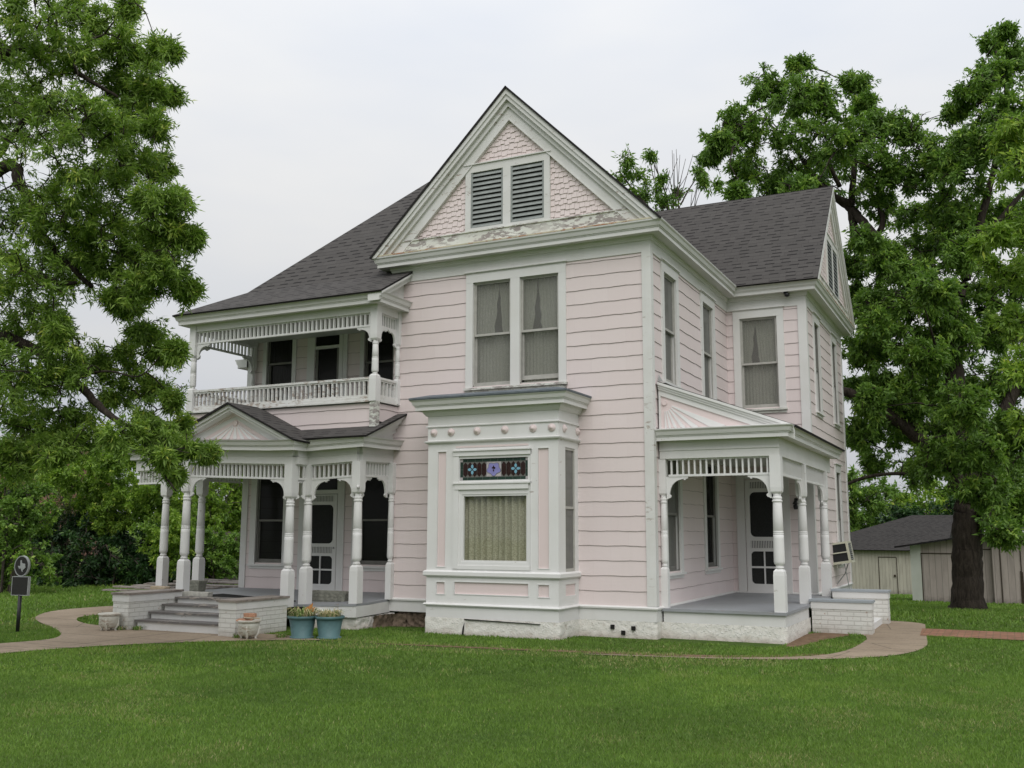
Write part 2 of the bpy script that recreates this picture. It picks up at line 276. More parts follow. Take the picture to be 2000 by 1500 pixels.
# ------------------------------------------------------------------ mesh helpers
class MB:
    def __init__(s, xf=None): s.v = []; s.f = []; s.mi = []; s.uvs = []; s.xf = xf; s.cur = 0; s.T = None; s.edge = {}
    def add(s, vs, fs, uv=None):
        b = len(s.v); s.v += [s.T(*p) if s.T else tuple(p) for p in vs]
        for i, f in enumerate(fs): s.f.append(tuple(b+k for k in f)); s.mi.append(s.cur); s.uvs.append(uv[i] if uv else None)
    def box(s, x0, x1, y0, y1, z0, z1):
        s.add([(x0,y0,z0),(x1,y0,z0),(x1,y1,z0),(x0,y1,z0),(x0,y0,z1),(x1,y0,z1),(x1,y1,z1),(x0,y1,z1)],
              [(0,3,2,1),(4,5,6,7),(0,1,5,4),(1,2,6,5),(2,3,7,6),(3,0,4,7)])
    def prism(s, poly, d0, d1, place):       # poly in 2D, place(a, b, d) -> point
        n = len(poly); vs = [place(a, b, d0) for a, b in poly]+[place(a, b, d1) for a, b in poly]
        tris = tessellate_polygon([[Vector((a, b, 0)) for a, b in poly]])
        fs = [tuple(t) for t in tris]+[tuple(n+k for k in t) for t in tris]+[(i, (i+1) % n, n+(i+1) % n, n+i) for i in range(n)]
        s.add(vs, fs)
    def beam(s, p, q, a, b, up=(0,0,1)):    # rectangular bar from p to q
        p = Vector(p); q = Vector(q); d = (q-p).normalized(); sd = d.cross(Vector(up)).normalized(); u = sd.cross(d)
        vs = [e+sd*i*a/2+u*j*b/2 for e in (p, q) for i, j in ((-1,-1),(1,-1),(1,1),(-1,1))]
        s.add(vs, [(0,3,2,1),(4,5,6,7),(0,1,5,4),(1,2,6,5),(2,3,7,6),(3,0,4,7)])
    def lathe(s, prof, cx, cy, z0, n=16, sc=1, caps=True):
        vs = []; fs = []
        for r, z in prof:
            for k in range(n): a = 2*math.pi*k/n; vs.append((cx+r*sc*math.cos(a), cy+r*sc*math.sin(a), z0+z))
        for i in range(len(prof)-1):
            for k in range(n): fs.append((i*n+k, i*n+(k+1) % n, (i+1)*n+(k+1) % n, (i+1)*n+k))
        if caps: fs += [tuple(range(n))[::-1], tuple((len(prof)-1)*n+k for k in range(n))]
        s.add(vs, fs)
    def tube(s, pts, rad, n=8):
        P = [Vector(p) for p in pts]; m = len(P); rad = rad if hasattr(rad, '__len__') else [rad]*m; vs = []; fs = []; ref = Vector((.31, .17, .93))
        for i, p in enumerate(P):
            d = (P[min(i+1, m-1)]-P[max(i-1, 0)]).normalized(); a = d.cross(ref)
            if a.length < .1: a = d.cross(Vector((1, 0, 0)))
            a.normalize(); b = d.cross(a)
            for k in range(n): t = 2*math.pi*k/n; vs.append(p+(a*math.cos(t)+b*math.sin(t))*rad[i])
        for i in range(m-1):
            for k in range(n): fs.append((i*n+k, i*n+(k+1) % n, (i+1)*n+(k+1) % n, (i+1)*n+k))
        fs += [tuple(range(n))[::-1], tuple((m-1)*n+k for k in range(n))]; s.add(vs, fs)
    def build(s, name, mats, parent=None, smooth=False, loc=None, **props):
        me = bpy.data.meshes.new(name); vv = s.v
        if s.xf: vv = [s.xf(*p) for p in vv]
        if loc is not None: vv = [(p[0]-loc[0], p[1]-loc[1], p[2]-loc[2]) for p in vv]
        me.from_pydata([tuple(p) for p in vv], [], s.f)
        for m in (mats if isinstance(mats, (list, tuple)) else [mats]): me.materials.append(MT[m] if isinstance(m, str) else m)
        me.polygons.foreach_set('material_index', s.mi)
        if any(u is not None for u in s.uvs):
            ul = me.uv_layers.new(name='UVMap')
            for poly, u in zip(me.polygons, s.uvs):
                if u:
                    for li, c in zip(poly.loop_indices, u): ul.data[li].uv = c
        if s.edge:
            a = me.attributes.new('edge', 'FLOAT', 'POINT'); arr = np.zeros(len(vv), dtype=np.float32)
            for k, x in s.edge.items(): arr[k] = x
            a.data.foreach_set('value', arr)
        if smooth: me.polygons.foreach_set('use_smooth', [True]*len(me.polygons))
        me.update(); o = bpy.data.objects.new(name, me); COL.objects.link(o)
        if parent is not None: o.parent = parent
        elif loc is not None: o.location = loc
        for k, x in props.items(): o[k] = x
        return o
def thing(name, label, cat, loc=(0,0,0), group=None):
    o = bpy.data.objects.new(name, None); COL.objects.link(o); o.location = loc; o.empty_display_size = .2
    o['label'] = label; o['category'] = cat
    if group: o['group'] = group
    return o
def tag(o, label, cat, group=None):
    o['label'] = label; o['category'] = cat
    if group: o['group'] = group
    return o
def ground_z(x, y):
    f = min(1, max(0, (x+14)/10)); f = f*f*(3-2*f)
    return -.045*max(0, y-7)*f if y < 60 else -.045*53*f
def gz_np(x, y):
    f = np.clip((x+14)/10, 0, 1); f = f*f*(3-2*f); return -.045*np.clip(y-7, 0, 53)*f

# ------------------------------------------------------------------ ground and paths
def build_ground():
    xs = np.concatenate([[-900, -300, -120], np.arange(-60, 60, 1.0), [60, 120, 300, 900]]); ys = np.concatenate([[-200, -60], np.arange(-30, 70, 1.0), [70, 120, 300, 1200]])
    X, Y = np.meshgrid(xs, ys); Z = gz_np(X, Y); nx = len(xs); b = MB(); b.v = [(float(a), float(c), float(d)) for a, c, d in zip(X.ravel(), Y.ravel(), Z.ravel())]
    for j in range(len(ys)-1):
        for i in range(nx-1): b.f.append((j*nx+i, j*nx+i+1, (j+1)*nx+i+1, (j+1)*nx+i)); b.mi.append(0); b.uvs.append(None)
    b.build('ground', 'ground', smooth=True, kind='structure')
build_ground()
def flatpoly(name, poly, mat, z, th=0.0, kind='structure'):
    n = len(poly); b = MB(); tr = tessellate_polygon([[Vector((x, y, 0)) for x, y in poly]])
    b.add([(x, y, ground_z(x, y)+z) for x, y in poly], [tuple(t) for t in tr]); 
    o = b.build(name, mat); o['kind'] = kind; return o
def G(*pp):                                 # photograph spots lying on the lawn -> ground points
    r = []
    for px, py in pp:
        d = CR*(px-1000)+CU*(750-py)+CFW*CF; t = -CPOS[2]/d.z; r.append((CPOS[0]+d.x*t, CPOS[1]+d.y*t))
    return r
PATH_L = G((-120,1292),(0,1277),(200,1262),(400,1254),(560,1251),(640,1252),(600,1247),(541,1240),(441,1236),(273,1226),(232,1224),(180,1222),(152,1215),(148,1209),(165,1204),(232,1199),(232,1184),(205,1185),(100,1193),(62,1207),(80,1218),(115,1232),(121,1243),(95,1251),(0,1258),(-120,1268))
PATH_R = [(-.3,-2.36),(0.2,-2.27),(1.4,-2.05),(2.47,-1.62),(3.17,-1.07),(3.66,-.37),(3.9,.8),(3.75,2.5),(3.65,3.9),(3.55,5.2),(2.0,5.2),(2.0,2.6),(2.95,2.3),(2.96,.2),(2.75,-.9),(2.25,-1.45),(1.4,-1.95),(0.2,-2.18),(-.3,-2.33)]
PATH_B = [(3.66,2.45),(12,2.35),(12,3.75),(3.60,3.80)]
DIRT1 = [(1.95,-.02),(2.15,-.25),(2.4,1.3),(2.75,2.3),(1.9,2.3)]
def chaikin(P, it=2):
    for _ in range(it): P = [q for a, b_ in zip(P, P[1:]+P[:1]) for q in ((a[0]*.75+b_[0]*.25, a[1]*.75+b_[1]*.25), (a[0]*.25+b_[0]*.75, a[1]*.25+b_[1]*.75))]
    return P
PATH_L = chaikin(PATH_L); PATH_R = chaikin(PATH_R); DIRT1 = chaikin(DIRT1)
DIRT2 = chaikin([(-3.6,-2.58),(0.2,-2.13),(1.4,-1.93),(2.25,-1.43),(2.78,-.9),(2.6,-.7),(2.1,-1.2),(1.3,-1.66),(.2,-1.86),(-2,-2.26),(-3.6,-2.5)])
PATHS = [PATH_L, PATH_R, PATH_B, DIRT1]
flatpoly('front_path', PATH_L, 'conc', .012)
flatpoly('side_path', PATH_R, 'conc', .012)
flatpoly('brick_path', PATH_B, 'pbrick', .016)
flatpoly('bare_earth', DIRT1, 'dirt', .008); flatpoly('bare_earth', DIRT2, 'dirt', .006)
def inpoly(x, y, poly):
    r = np.zeros(len(x), bool); n = len(poly); j = n-1
    for i in range(n):
        xi, yi = poly[i]; xj, yj = poly[j]
        c = ((yi > y) != (yj > y)) & (x < (xj-xi)*(y-yi)/(yj-yi+1e-12)+xi); r ^= c; j = i
    return r
_G = RNG.random((256, 256)).astype(np.float32)
def vnoise(x, y, s):
    x = x*s+50; y = y*s+50; xi = np.floor(x).astype(int); yi = np.floor(y).astype(int); fx = x-xi; fy = y-yi; fx = fx*fx*(3-2*fx); fy = fy*fy*(3-2*fy)
    g = lambda a, b: _G[a % 256, b % 256]
    return (g(xi, yi)*(1-fx)+g(xi+1, yi)*fx)*(1-fy)+(g(xi, yi+1)*(1-fx)+g(xi+1, yi+1)*fx)*fy
def raw_mesh(name, V, F, mat, tone=None, parent=None):
    me = bpy.data.meshes.new(name); nv = len(V); nf, k = F.shape
    me.vertices.add(nv); me.vertices.foreach_set('co', V.astype(np.float32).ravel())
    me.loops.add(nf*k); me.loops.foreach_set('vertex_index', F.astype(np.int32).ravel())
    me.polygons.add(nf); me.polygons.foreach_set('loop_start', np.arange(0, nf*k, k, dtype=np.int32))
    if tone is not None:
        a = me.attributes.new('tone', 'FLOAT', 'POINT'); a.data.foreach_set('value', tone.astype(np.float32))
    me.materials.append(MT[mat]); me.update(calc_edges=True); me.validate()
    o = bpy.data.objects.new(name, me); COL.objects.link(o)
    if parent is not None: o.parent = parent
    return o
def build_grass():
    VV = []; TT = []
    for d0, d1, dens, h, wd in ((4.5, 8, 6500, .021, .0034), (8, 12, 4200, .024, .0042), (12, 18, 1700, .030, .0068), (18, 30, 260, .05, .017), (30, 60, 50, .06, .04)):
        half0 = .60; area = (d1*d1-d0*d0)*half0; n = int(area*dens); n = min(n, 300000)
        d = np.sqrt(RNG.random(n)*(d1*d1-d0*d0)+d0*d0); s = (RNG.random(n)*2-1)*half0*d
        x = CPOS[0]-math.sin(CYAW)*d+math.cos(CYAW)*s; y = CPOS[1]+math.cos(CYAW)*d+math.sin(CYAW)*s
        keep = np.ones(n, bool)
        for p in PATHS: keep &= ~inpoly(x, y, p)
        keep &= ~(inpoly(x, y, DIRT2) & (RNG.random(n) < .9) & (vnoise(x, y, 1.7) > .42))
        keep &= ~((x > -9.4) & (x < 1.95) & (y > -.7+.4) & (y < 10)); keep &= ~((x > -8.75) & (x < -5.9) & (y > -2.8) & (y < 0))
        keep &= ~((x > -3.7) & (x < -1.3) & (y > -.83) & (y < 0)); keep &= ~((x > 1.9) & (x < 2.98) & (y > 2.25) & (y < 4.8))
        worn = (np.abs(y+2.42-.12*(x+1)) < .17+.1*vnoise(x, y, 2)) & (x > -4.6) & (x < .2) & (vnoise(x, y, 1.3) > .38); keep &= ~(worn & (RNG.random(n) < .8))
        x = x[keep]; y = y[keep]; n = len(x); z = gz_np(x, y)
        a = RNG.random(n)*6.283; lean = RNG.normal(0, .45, (n, 2)); patch = vnoise(x, y, .45); fine = vnoise(x, y, 3.0); v2 = vnoise(x+31, y+7, 1.1)
        hh = h*(.55+.9*RNG.random(n))*(.75+.5*fine); ww = wd*(.6+.8*RNG.random(n))
        bx = np.cos(a)*ww; by = np.sin(a)*ww
        V = np.empty((n, 3, 3)); V[:, 0] = np.stack([x-bx, y-by, z], 1); V[:, 1] = np.stack([x+bx, y+by, z], 1); V[:, 2] = np.stack([x+lean[:, 0]*hh, y+lean[:, 1]*hh, z+hh], 1)
        t = .36+.34*(patch-.5)+.22*(fine-.5)+.12*(vnoise(x-7, y, 8)-.5)+RNG.normal(0, .10, n)
        v3 = vnoise(x-9, y+3, .6)*.6+vnoise(x, y, 2.0)*.4; dry = (v3 > .69) & (RNG.random(n) < .22) | (RNG.random(n) < .018); nearworn = (np.abs(y+2.42-.12*(x+1)) < .5) & (x > -5) & (x < 2.4) & (RNG.random(n) < .35)
        t = np.where(dry | nearworn, .80+.2*RNG.random(n), np.clip(t, 0, .78))
        VV.append(V.reshape(-1, 3)); TT.append(np.repeat(t, 3))
    V = np.concatenate(VV); T = np.concatenate(TT); F = np.arange(len(V)).reshape(-1, 3)
    o = raw_mesh('lawn_grass', V, F, 'grass', T); tag(o, 'short mown green lawn with dry yellowish patches', 'grass'); o['kind'] = 'stuff'
build_grass()

# ------------------------------------------------------------------ house
H = thing('house', 'two-storey pink and white Victorian wooden house with porches and steep shingled gables', 'house', (0, 0, 0))
def frame_front(y):                         # local (u, w, z): w outward
    return lambda u, w_, z: (u, y-w_, z)
def frame_right(x):
    return lambda u, w_, z: (x+w_, u, z)
def frame_left(x):
    return lambda u, w_, z: (x-w_, u, z)
def frame_back(y):
    return lambda u, w_, z: (u, y+w_, z)
CZ0, CST = .485, .2385
def siding(name, T, u0, u1, z0, z1, holes=(), label=None):
    b = MB(); b.T = T; rnd = random.Random(hash(name) % 999+int(u0*7))
    zs = [z0]; k = 0
    while CZ0+k*CST < z0+.02: k += 1
    cs = []
    while CZ0+k*CST < z1-.02: cs.append(CZ0+k*CST); k += 1
    brk = sorted(set([z0, z1]+cs+[h for q in holes for h in (q[2], q[3]) if z0 < h < z1]))
    def phase(z): return CZ0+math.floor((z-CZ0+.001)/CST)*CST
    for a, c in zip(brk[:-1], brk[1:]):
        seg = [(u0, u1)]
        for q in holes:
            if q[2] < (a+c)/2 < q[3]:
                ns = []
                for s0, s1 in seg:
                    if q[1] <= s0 or q[0] >= s1: ns.append((s0, s1)); continue
                    if q[0] > s0: ns.append((s0, q[0]))
                    if q[1] < s1: ns.append((q[1], s1))
                seg = ns
        cb = phase(a); isc = abs(a-cb) < .002
        ca = phase(c-.01)+CST; topc = abs(c-ca) < .002
        for s0, s1 in seg:
            n = max(1, int(round((s1-s0)/.10))); us = [s0+(s1-s0)*i/n for i in range(n+1)]
            def wave(u, zz):
                kk = round((zz-CZ0)/CST); return .0042*math.sin(u*10.3+kk*1.7)+.0025*math.sin(u*31+kk*2.9)+.003*math.sin(u*2.1+kk)
            o0 = .009*(1-(a-cb)/CST)+.002; o1 = .009*(1-(c-cb)/CST)+.002
            vs = []; fs = []; base = len(b.v)
            for u in us:
                zb = a+(wave(u, a) if isc else 0); zt = c+(wave(u, c) if topc else 0)
                vs += [(u, -.004, zb), (u, o0, zb), (u, o0, zb+.0046), (u, o0, zb+.0052), (u, o1, zt)]
            for i in range(n):
                j = 5*i
                if isc: fs += [(j, j+5, j+6, j+1)]
                fs += [(j+1, j+6, j+7, j+2), (j+2, j+7, j+8, j+3), (j+3, j+8, j+9, j+4)]
            b.add(vs, fs)
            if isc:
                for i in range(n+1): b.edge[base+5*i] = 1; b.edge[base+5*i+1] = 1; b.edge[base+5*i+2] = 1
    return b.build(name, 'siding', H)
WT, WB = 6.09, 4.20                         # upper glass top, bottom
UP = [(-3.30,-2.55,WB,WT), (-2.37,-1.63,WB,WT)]
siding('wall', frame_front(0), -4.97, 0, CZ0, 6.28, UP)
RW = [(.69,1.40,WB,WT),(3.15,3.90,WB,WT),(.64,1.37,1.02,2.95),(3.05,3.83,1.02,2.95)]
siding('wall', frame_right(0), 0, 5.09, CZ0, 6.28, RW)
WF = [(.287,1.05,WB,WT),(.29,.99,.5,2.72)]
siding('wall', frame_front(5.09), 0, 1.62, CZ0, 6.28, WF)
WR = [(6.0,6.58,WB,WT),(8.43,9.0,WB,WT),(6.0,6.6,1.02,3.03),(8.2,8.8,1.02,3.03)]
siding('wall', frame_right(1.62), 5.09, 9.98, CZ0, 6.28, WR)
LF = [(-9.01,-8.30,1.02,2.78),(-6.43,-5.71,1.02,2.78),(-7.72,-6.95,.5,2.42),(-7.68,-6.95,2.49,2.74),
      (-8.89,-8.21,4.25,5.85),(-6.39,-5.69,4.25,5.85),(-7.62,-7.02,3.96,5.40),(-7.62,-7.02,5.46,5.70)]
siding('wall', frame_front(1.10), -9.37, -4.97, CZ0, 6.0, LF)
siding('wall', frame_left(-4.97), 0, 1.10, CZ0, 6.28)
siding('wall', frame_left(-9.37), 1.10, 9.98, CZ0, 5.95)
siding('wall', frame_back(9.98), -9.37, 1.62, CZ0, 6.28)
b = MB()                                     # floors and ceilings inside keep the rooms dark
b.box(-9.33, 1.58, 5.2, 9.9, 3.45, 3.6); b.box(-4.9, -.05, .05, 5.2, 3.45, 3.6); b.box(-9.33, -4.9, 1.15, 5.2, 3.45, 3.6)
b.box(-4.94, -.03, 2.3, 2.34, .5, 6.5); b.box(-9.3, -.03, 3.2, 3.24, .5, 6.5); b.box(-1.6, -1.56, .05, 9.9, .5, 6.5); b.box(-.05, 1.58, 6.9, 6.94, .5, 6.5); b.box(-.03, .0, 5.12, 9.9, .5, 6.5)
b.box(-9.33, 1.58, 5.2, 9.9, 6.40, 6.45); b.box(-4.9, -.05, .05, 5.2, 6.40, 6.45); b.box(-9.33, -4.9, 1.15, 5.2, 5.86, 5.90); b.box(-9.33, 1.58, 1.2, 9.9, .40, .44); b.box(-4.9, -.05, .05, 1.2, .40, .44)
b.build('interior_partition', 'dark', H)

def trim(name, mat, boxes, label=None, parent=None):
    b = MB()
    for T, u0, u1, w0, w1, z0, z1 in boxes: b.T = T; b.box(u0, u1, w0, w1, z0, z1)
    o = b.build(name, mat, parent or H)
    if label: o['label'] = label
    return o
F0 = frame_front(0); R0 = frame_right(0); F5 = frame_front(5.09); R5 = frame_right(1.62); F1 = frame_front(1.10); L1 = frame_left(-9.37)
# corner boards
b = MB(); b.box(-.125, .032, -.032, .0, .50, 6.27); b.box(0, .032, 0, .10, .50, 6.27); b.build('corner_board', 'worn', H)
b = MB(); b.box(1.62-.14, 1.652, 5.058, 5.09, .50, 6.27); b.box(1.62, 1.652, 5.09, 5.20, .50, 6.27); b.build('corner_board', 'white', H)
b = MB(); b.box(1.62, 1.652, 9.87, 10.0, .5, 6.27); b.build('corner_board', 'white', H)
b = MB(); b.box(-9.402, -9.25, 1.068, 1.10, .50, 5.75); b.box(-9.402, -9.37, 1.1, 1.22, .50, 5.75); b.build('corner_board', 'white', H)
# frieze boards under the eaves
def sweep(path, prof, closed=False):        # outward = right-hand side of the walking direction
    n = len(path); offs = []
    for i in range(n):
        p = Vector(path[i]).to_2d() if len(path[i]) > 2 else Vector(path[i])
        d0 = (Vector(path[i])-Vector(path[i-1])).normalized() if i > 0 else None
        d1 = (Vector(path[(i+1) % n])-Vector(path[i])).normalized() if i < n-1 else None
        d0 = d0 or d1; d1 = d1 or d0; n0 = Vector((d0.y, -d0.x)); n1 = Vector((d1.y, -d1.x)); m = n0+n1; m = m/ max(.2, m.dot(n0)); offs.append(m)
    vs = []; k = len(prof)
    for i in range(n):
        for o, z in prof: vs.append((path[i][0]+offs[i].x*o, path[i][1]+offs[i].y*o, z))
    fs = []
    for i in range(n-1):
        for j in range(k-1): fs.append((i*k+j, (i+1)*k+j, (i+1)*k+j+1, i*k+j+1))
    for i in (0, n-1):
        tr = tessellate_polygon([[Vector((o, z, 0)) for o, z in prof]])
        fs += [tuple(i*k+q for q in t) for t in tr]
    return vs, fs
def sweepobj(name, mat, path, prof, parent=None, label=None, xf=None):
    b = MB(xf); b.add(*sweep(path, prof)); o = b.build(name, mat, parent or H)
    if label: o['label'] = label
    return o
FR = [(0, 6.265), (.030, 6.265), (.030, 6.45), (.055, 6.46), (.06, 6.49), (.075, 6.50), (.08, 6.54), (0, 6.54)]
sweepobj('frieze_board', 'white', [(-4.97, 1.1), (-4.97, 0), (0, 0), (0, 5.09), (1.62, 5.09), (1.62, 9.98)], FR)
def crown(z, o=.25, w=.0, h=.18): # soffit z, overhang o
    return [(w, z), (o-.012, z), (o-.012, z-.012), (o, z-.012), (o, z+.055), (o+.012, z+.055), (o+.012, z+.068), (o+.03, z+.075), (o+.04, z+.10), (o+.052, z+.135), (o+.075, z+.155), (o+.08, z+h), (w, z+h)]
CMAIN = [(-4.97, 1.2), (-4.97, 0), (0, 0), (0, 5.09), (1.62, 5.09), (1.62, 9.98), (1.62-3, 9.98)]
sweepobj('cornice', 'white', CMAIN, crown(6.54))
# water table skirt + drip
WTP = [(0, .26), (.022, .26), (.022, .44), (.05, .45), (.055, .475), (.03, .495), (0, .50)]
sweepobj('water_table', 'white', [(-4.97, 0), (0, 0), (0, 5.09), (1.62, 5.09), (1.62, 9.98)], WTP)
# foundation: rough stucco skirt
def rough_skirt(name, path, z0, z1, mat, amp=.007, out=.02, seed=1, xf=None, label=None):
    rnd = random.Random(seed); b = MB(xf); segs = []; 
    pts = []
    for i in range(len(path)-1):
        a = Vector(path[i]); c = Vector(path[i+1]); n = max(2, int((c-a).length/.035)); d = (c-a).normalized(); nn = Vector((d.y, -d.x))
        for k in range(n+(1 if i == len(path)-2 else 0)): pts.append((a+(c-a)*k/n, nn))
    m = max(2, int((z1-z0)/.03)); vs = []
    for p, nn in pts:
        for j in range(m+1):
            o = out+rnd.uniform(-amp, amp); z = z0+(z1-z0)*j/m; vs.append((p.x+nn.x*o, p.y+nn.y*o, z+(rnd.uniform(-.01, .01) if 0 < j < m else 0)))
    fs = [(i*(m+1)+j, (i+1)*(m+1)+j, (i+1)*(m+1)+j+1, i*(m+1)+j+1) for i in range(len(pts)-1) for j in range(m)]
    b.add(vs, fs); o = b.build(name, mat, H, smooth=True)
    if label: o['label'] = label
    return o
rough_skirt('foundation', [(-1.30, 0), (0, 0), (0, .3)], -.1, .27, 'stucco')
rough_skirt('foundation', [(1.62, 5.2), (1.62, 9.98)], -.4, .27, 'stucco', seed=4)
b = MB(); b.T = F0
for u, z in ((-.71, .165), (-.53, .08), (-.36, .155)): b = MB(); b.T = F0; b.box(u-.03, u+.032, -.02, .052, z-.03, z+.035); b.build('vent_hole', 'scrap', H)
rough_skirt('foundation', [(-4.8, -.0), (-4.2, .0), (-3.65, 0)], -.1, .27, 'rubble', .05, -.04, 5, label='exposed dark rubble foundation with broken plaster')

# ------------------------------------------------------------------ windows
def fold_curtain(b, T, u0, u1, z0, z1, w, amp=.025, waves=9, seed=0, gather=None):
    rnd = random.Random(seed); n = waves*6; ph = [rnd.uniform(0, 6.28) for _ in range(4)]; rows = 9; vs = []
    for j in range(rows):
        t = j/(rows-1); z = z0+(z1-z0)*t
        for i in range(n+1):
            s = i/n; uu = u0+(u1-u0)*s
            if gather: uu = gather(s, t, u0, u1)
            vs.append((uu, w+amp*math.sin(s*waves*6.28+ph[0]+.6*math.sin(s*7+ph[1]))*(.7+.3*math.sin(s*19+ph[2])), z))
    b.T = T; b.add(vs, [(j*(n+1)+i, j*(n+1)+i+1, (j+1)*(n+1)+i+1, (j+1)*(n+1)+i) for j in range(rows-1) for i in range(n)])
def window(T, u0, u1, z0, z1, cas=.14, capz=True, sill=True, cur='sheer', pane='sglass', sashm='sash', top_split=None, seed=0, mat='white', cur2=None, mull=None, label=None, open_gap=0, sillmat='peel'):
    """casing is the part; sash, pane, curtain and sill hang under it. mull = list of glass openings (u0,u1)"""
    ops = mull or [(u0, u1)]; U0 = ops[0][0]; U1 = ops[-1][1]; b = MB(); b.T = T
    b.box(U0-cas, U0, -.005, .034, z0-.03, z1); b.box(U1, U1+cas, -.005, .034, z0-.03, z1); b.box(U0-cas, U1+cas, -.005, .036, z1, z1+.165)
    for i in range(len(ops)-1): b.box(ops[i][1], ops[i+1][0], -.11, .034, z0-.03, z1)
    for a, c in ops:                        # reveals
        b.box(a-.02, a, -.12, -.005, z0-.02, z1+.02); b.box(c, c+.02, -.12, -.005, z0-.02, z1+.02); b.box(a, c, -.12, -.005, z1, z1+.02)
    if capz:
        b.box(U0-cas-.01, U1+cas+.01, 0, .050, z1+.165, z1+.178); b.box(U0-cas-.03, U1+cas+.03, 0, .072, z1+.178, z1+.20)
    wdo = b.build('window', mat, H)
    if label: wdo['label'] = label
    if sill:
        b = MB(); b.T = T; b.box(U0-cas-.02, U1+cas+.02, -.12, .07, z0-.065, z0-.028); b.box(U0-cas, U1+cas, -.005, .03, z0-.12, z0-.065); b.build('sill', sillmat, wdo)
    zm = top_split or (z0+(z1-z0)*.49); sb = MB(); pb = MB(); cb = MB()
    for k, (a, c) in enumerate(ops):
        sb.T = pb.T = T; g = open_gap if k == len(ops)-1 else 0; st = .045
        for (za, zb, wa, wb) in ((zm-.02, z1, -.055, -.02), (z0+g, zm+.025, -.095, -.06)):
            sb.box(a, a+st, wa, wb, za, zb); sb.box(c-st, c, wa, wb, za, zb); sb.box(a+st, c-st, wa, wb, za, za+(.04 if za > z0+.2 else .075)); sb.box(a+st, c-st, wa, wb, zb-.04, zb)
            wm = (wa+wb)/2; pb.add([(a+st, wm, za+.02), (c-st, wm, za+.02), (c-st, wm, zb-.02), (a+st, wm, zb-.02)], [(0, 1, 2, 3)])
        # insect screen face in front, nearly flush with casing
        sb.box(a, a+.018, -.018, -.004, z0, z1); sb.box(c-.018, c, -.018, -.004, z0, z1); sb.box(a, c, -.018, -.004, z1-.02, z1); sb.box(a, c, -.018, -.004, z0, z0+.02)
        if cur:
            m = (a+c)/2
            if cur == 'parted':
                op = .5+.13*math.sin(k*2+seed)
                def gl(s, t, x0, x1, cx=a+(c-a)*op): 
                    tt = max(0, min(1, (t-.48)/.52)); return x0+(cx-x0)*(.35+.65*(abs(math.sin(tt*1.57))**.8))*s if t > .45 else x0+(cx-x0)*s*.34
                cb2 = MB()
                fold_curtain(cb, T, a, m, zm-.1, z1, -.14, .012, 7, seed+k, lambda s, t, x0, x1: x0+s*((c-a)*(op-.02)-(c-a)*.15*(1-t)**1.1+.018*math.sin(t*17+k*2)*(1-t*.6)*(1 if s > .8 else 0)))
                fold_curtain(cb, T, m, c, zm-.1, z1, -.15, .012, 7, seed+k+3, lambda s, t, x0, x1: c-s*((c-a)*(1-op)+(c-a)*.03-(c-a)*.11*(1-t)**1.1+.016*math.sin(t*23+1+k)*(1-t*.6)*(1 if s > .8 else 0)))
                fold_curtain(cb, T, a, c, z0, zm, -.17, .014, 11, seed+k+9)
            else: fold_curtain(cb, T, a, c, z0, z1, -.15, .02, 9, seed+k)
    sb.build('sash', sashm, wdo); pb.build('pane', pane, wdo)
    if cur: cb.build('curtain', {'parted': 'sheer'}.get(cur, cur) if not cur2 else cur2, wdo, smooth=True)
    return wdo
window(F0, 0, 0, WB, WT, cur='parted', mull=[(-3.30, -2.55), (-2.37, -1.63)], seed=2, open_gap=.07, label='paired upper window with parted sheer curtains and peeling sill')
window(R0, .69, 1.40, WB, WT, cur='dimcloth', pane='gscreen', sashm='sash', seed=5, sillmat='white')
window(R0, 3.15, 3.90, WB, WT, cur='dimcloth', pane='gscreen', sashm='sash', seed=6, sillmat='white')
window(R0, .64, 1.37, 1.02, 2.95, cur='dimcloth', pane='gscreen', sashm='darksash', seed=7, sillmat='white')
window(R0, 3.05, 3.83, 1.02, 2.95, cur='dimcloth', pane='dglass', sashm='darksash', seed=8, sillmat='white')
window(F5, .287, 1.05, WB, WT, cur='parted', seed=4, label='upper window above the side porch with parted curtains')
for u0, u1, z0, z1, s in ((6.0, 6.58, WB, WT, 1), (8.43, 9.0, WB, WT, 2), (6.0, 6.6, 1.02, 3.03, 3), (8.2, 8.8, 1.02, 3.03, 4)):
    window(R5, u0, u1, z0, z1, cas=.12, cur='dimcloth', pane='gscreen', sashm='darksash', seed=20+s, sillmat='white')
for u0, u1 in ((-9.01, -8.30), (-6.43, -5.71)): window(F1, u0, u1, 1.02, 2.78, cas=.15, capz=False, cur=None, pane='dglass', sashm='darksash', seed=30, sillmat='white')
window(F1, -8.89, -8.21, 4.25, 5.85, cas=.10, capz=False, cur='dimcloth', pane='dglass', sashm='darksash', seed=33, top_split=5.18, sillmat='white')
window(F1, -6.39, -5.69, 4.25, 5.85, cas=.10, capz=False, cur=None, pane='dglass', sashm='darksash', seed=34, sillmat='white')

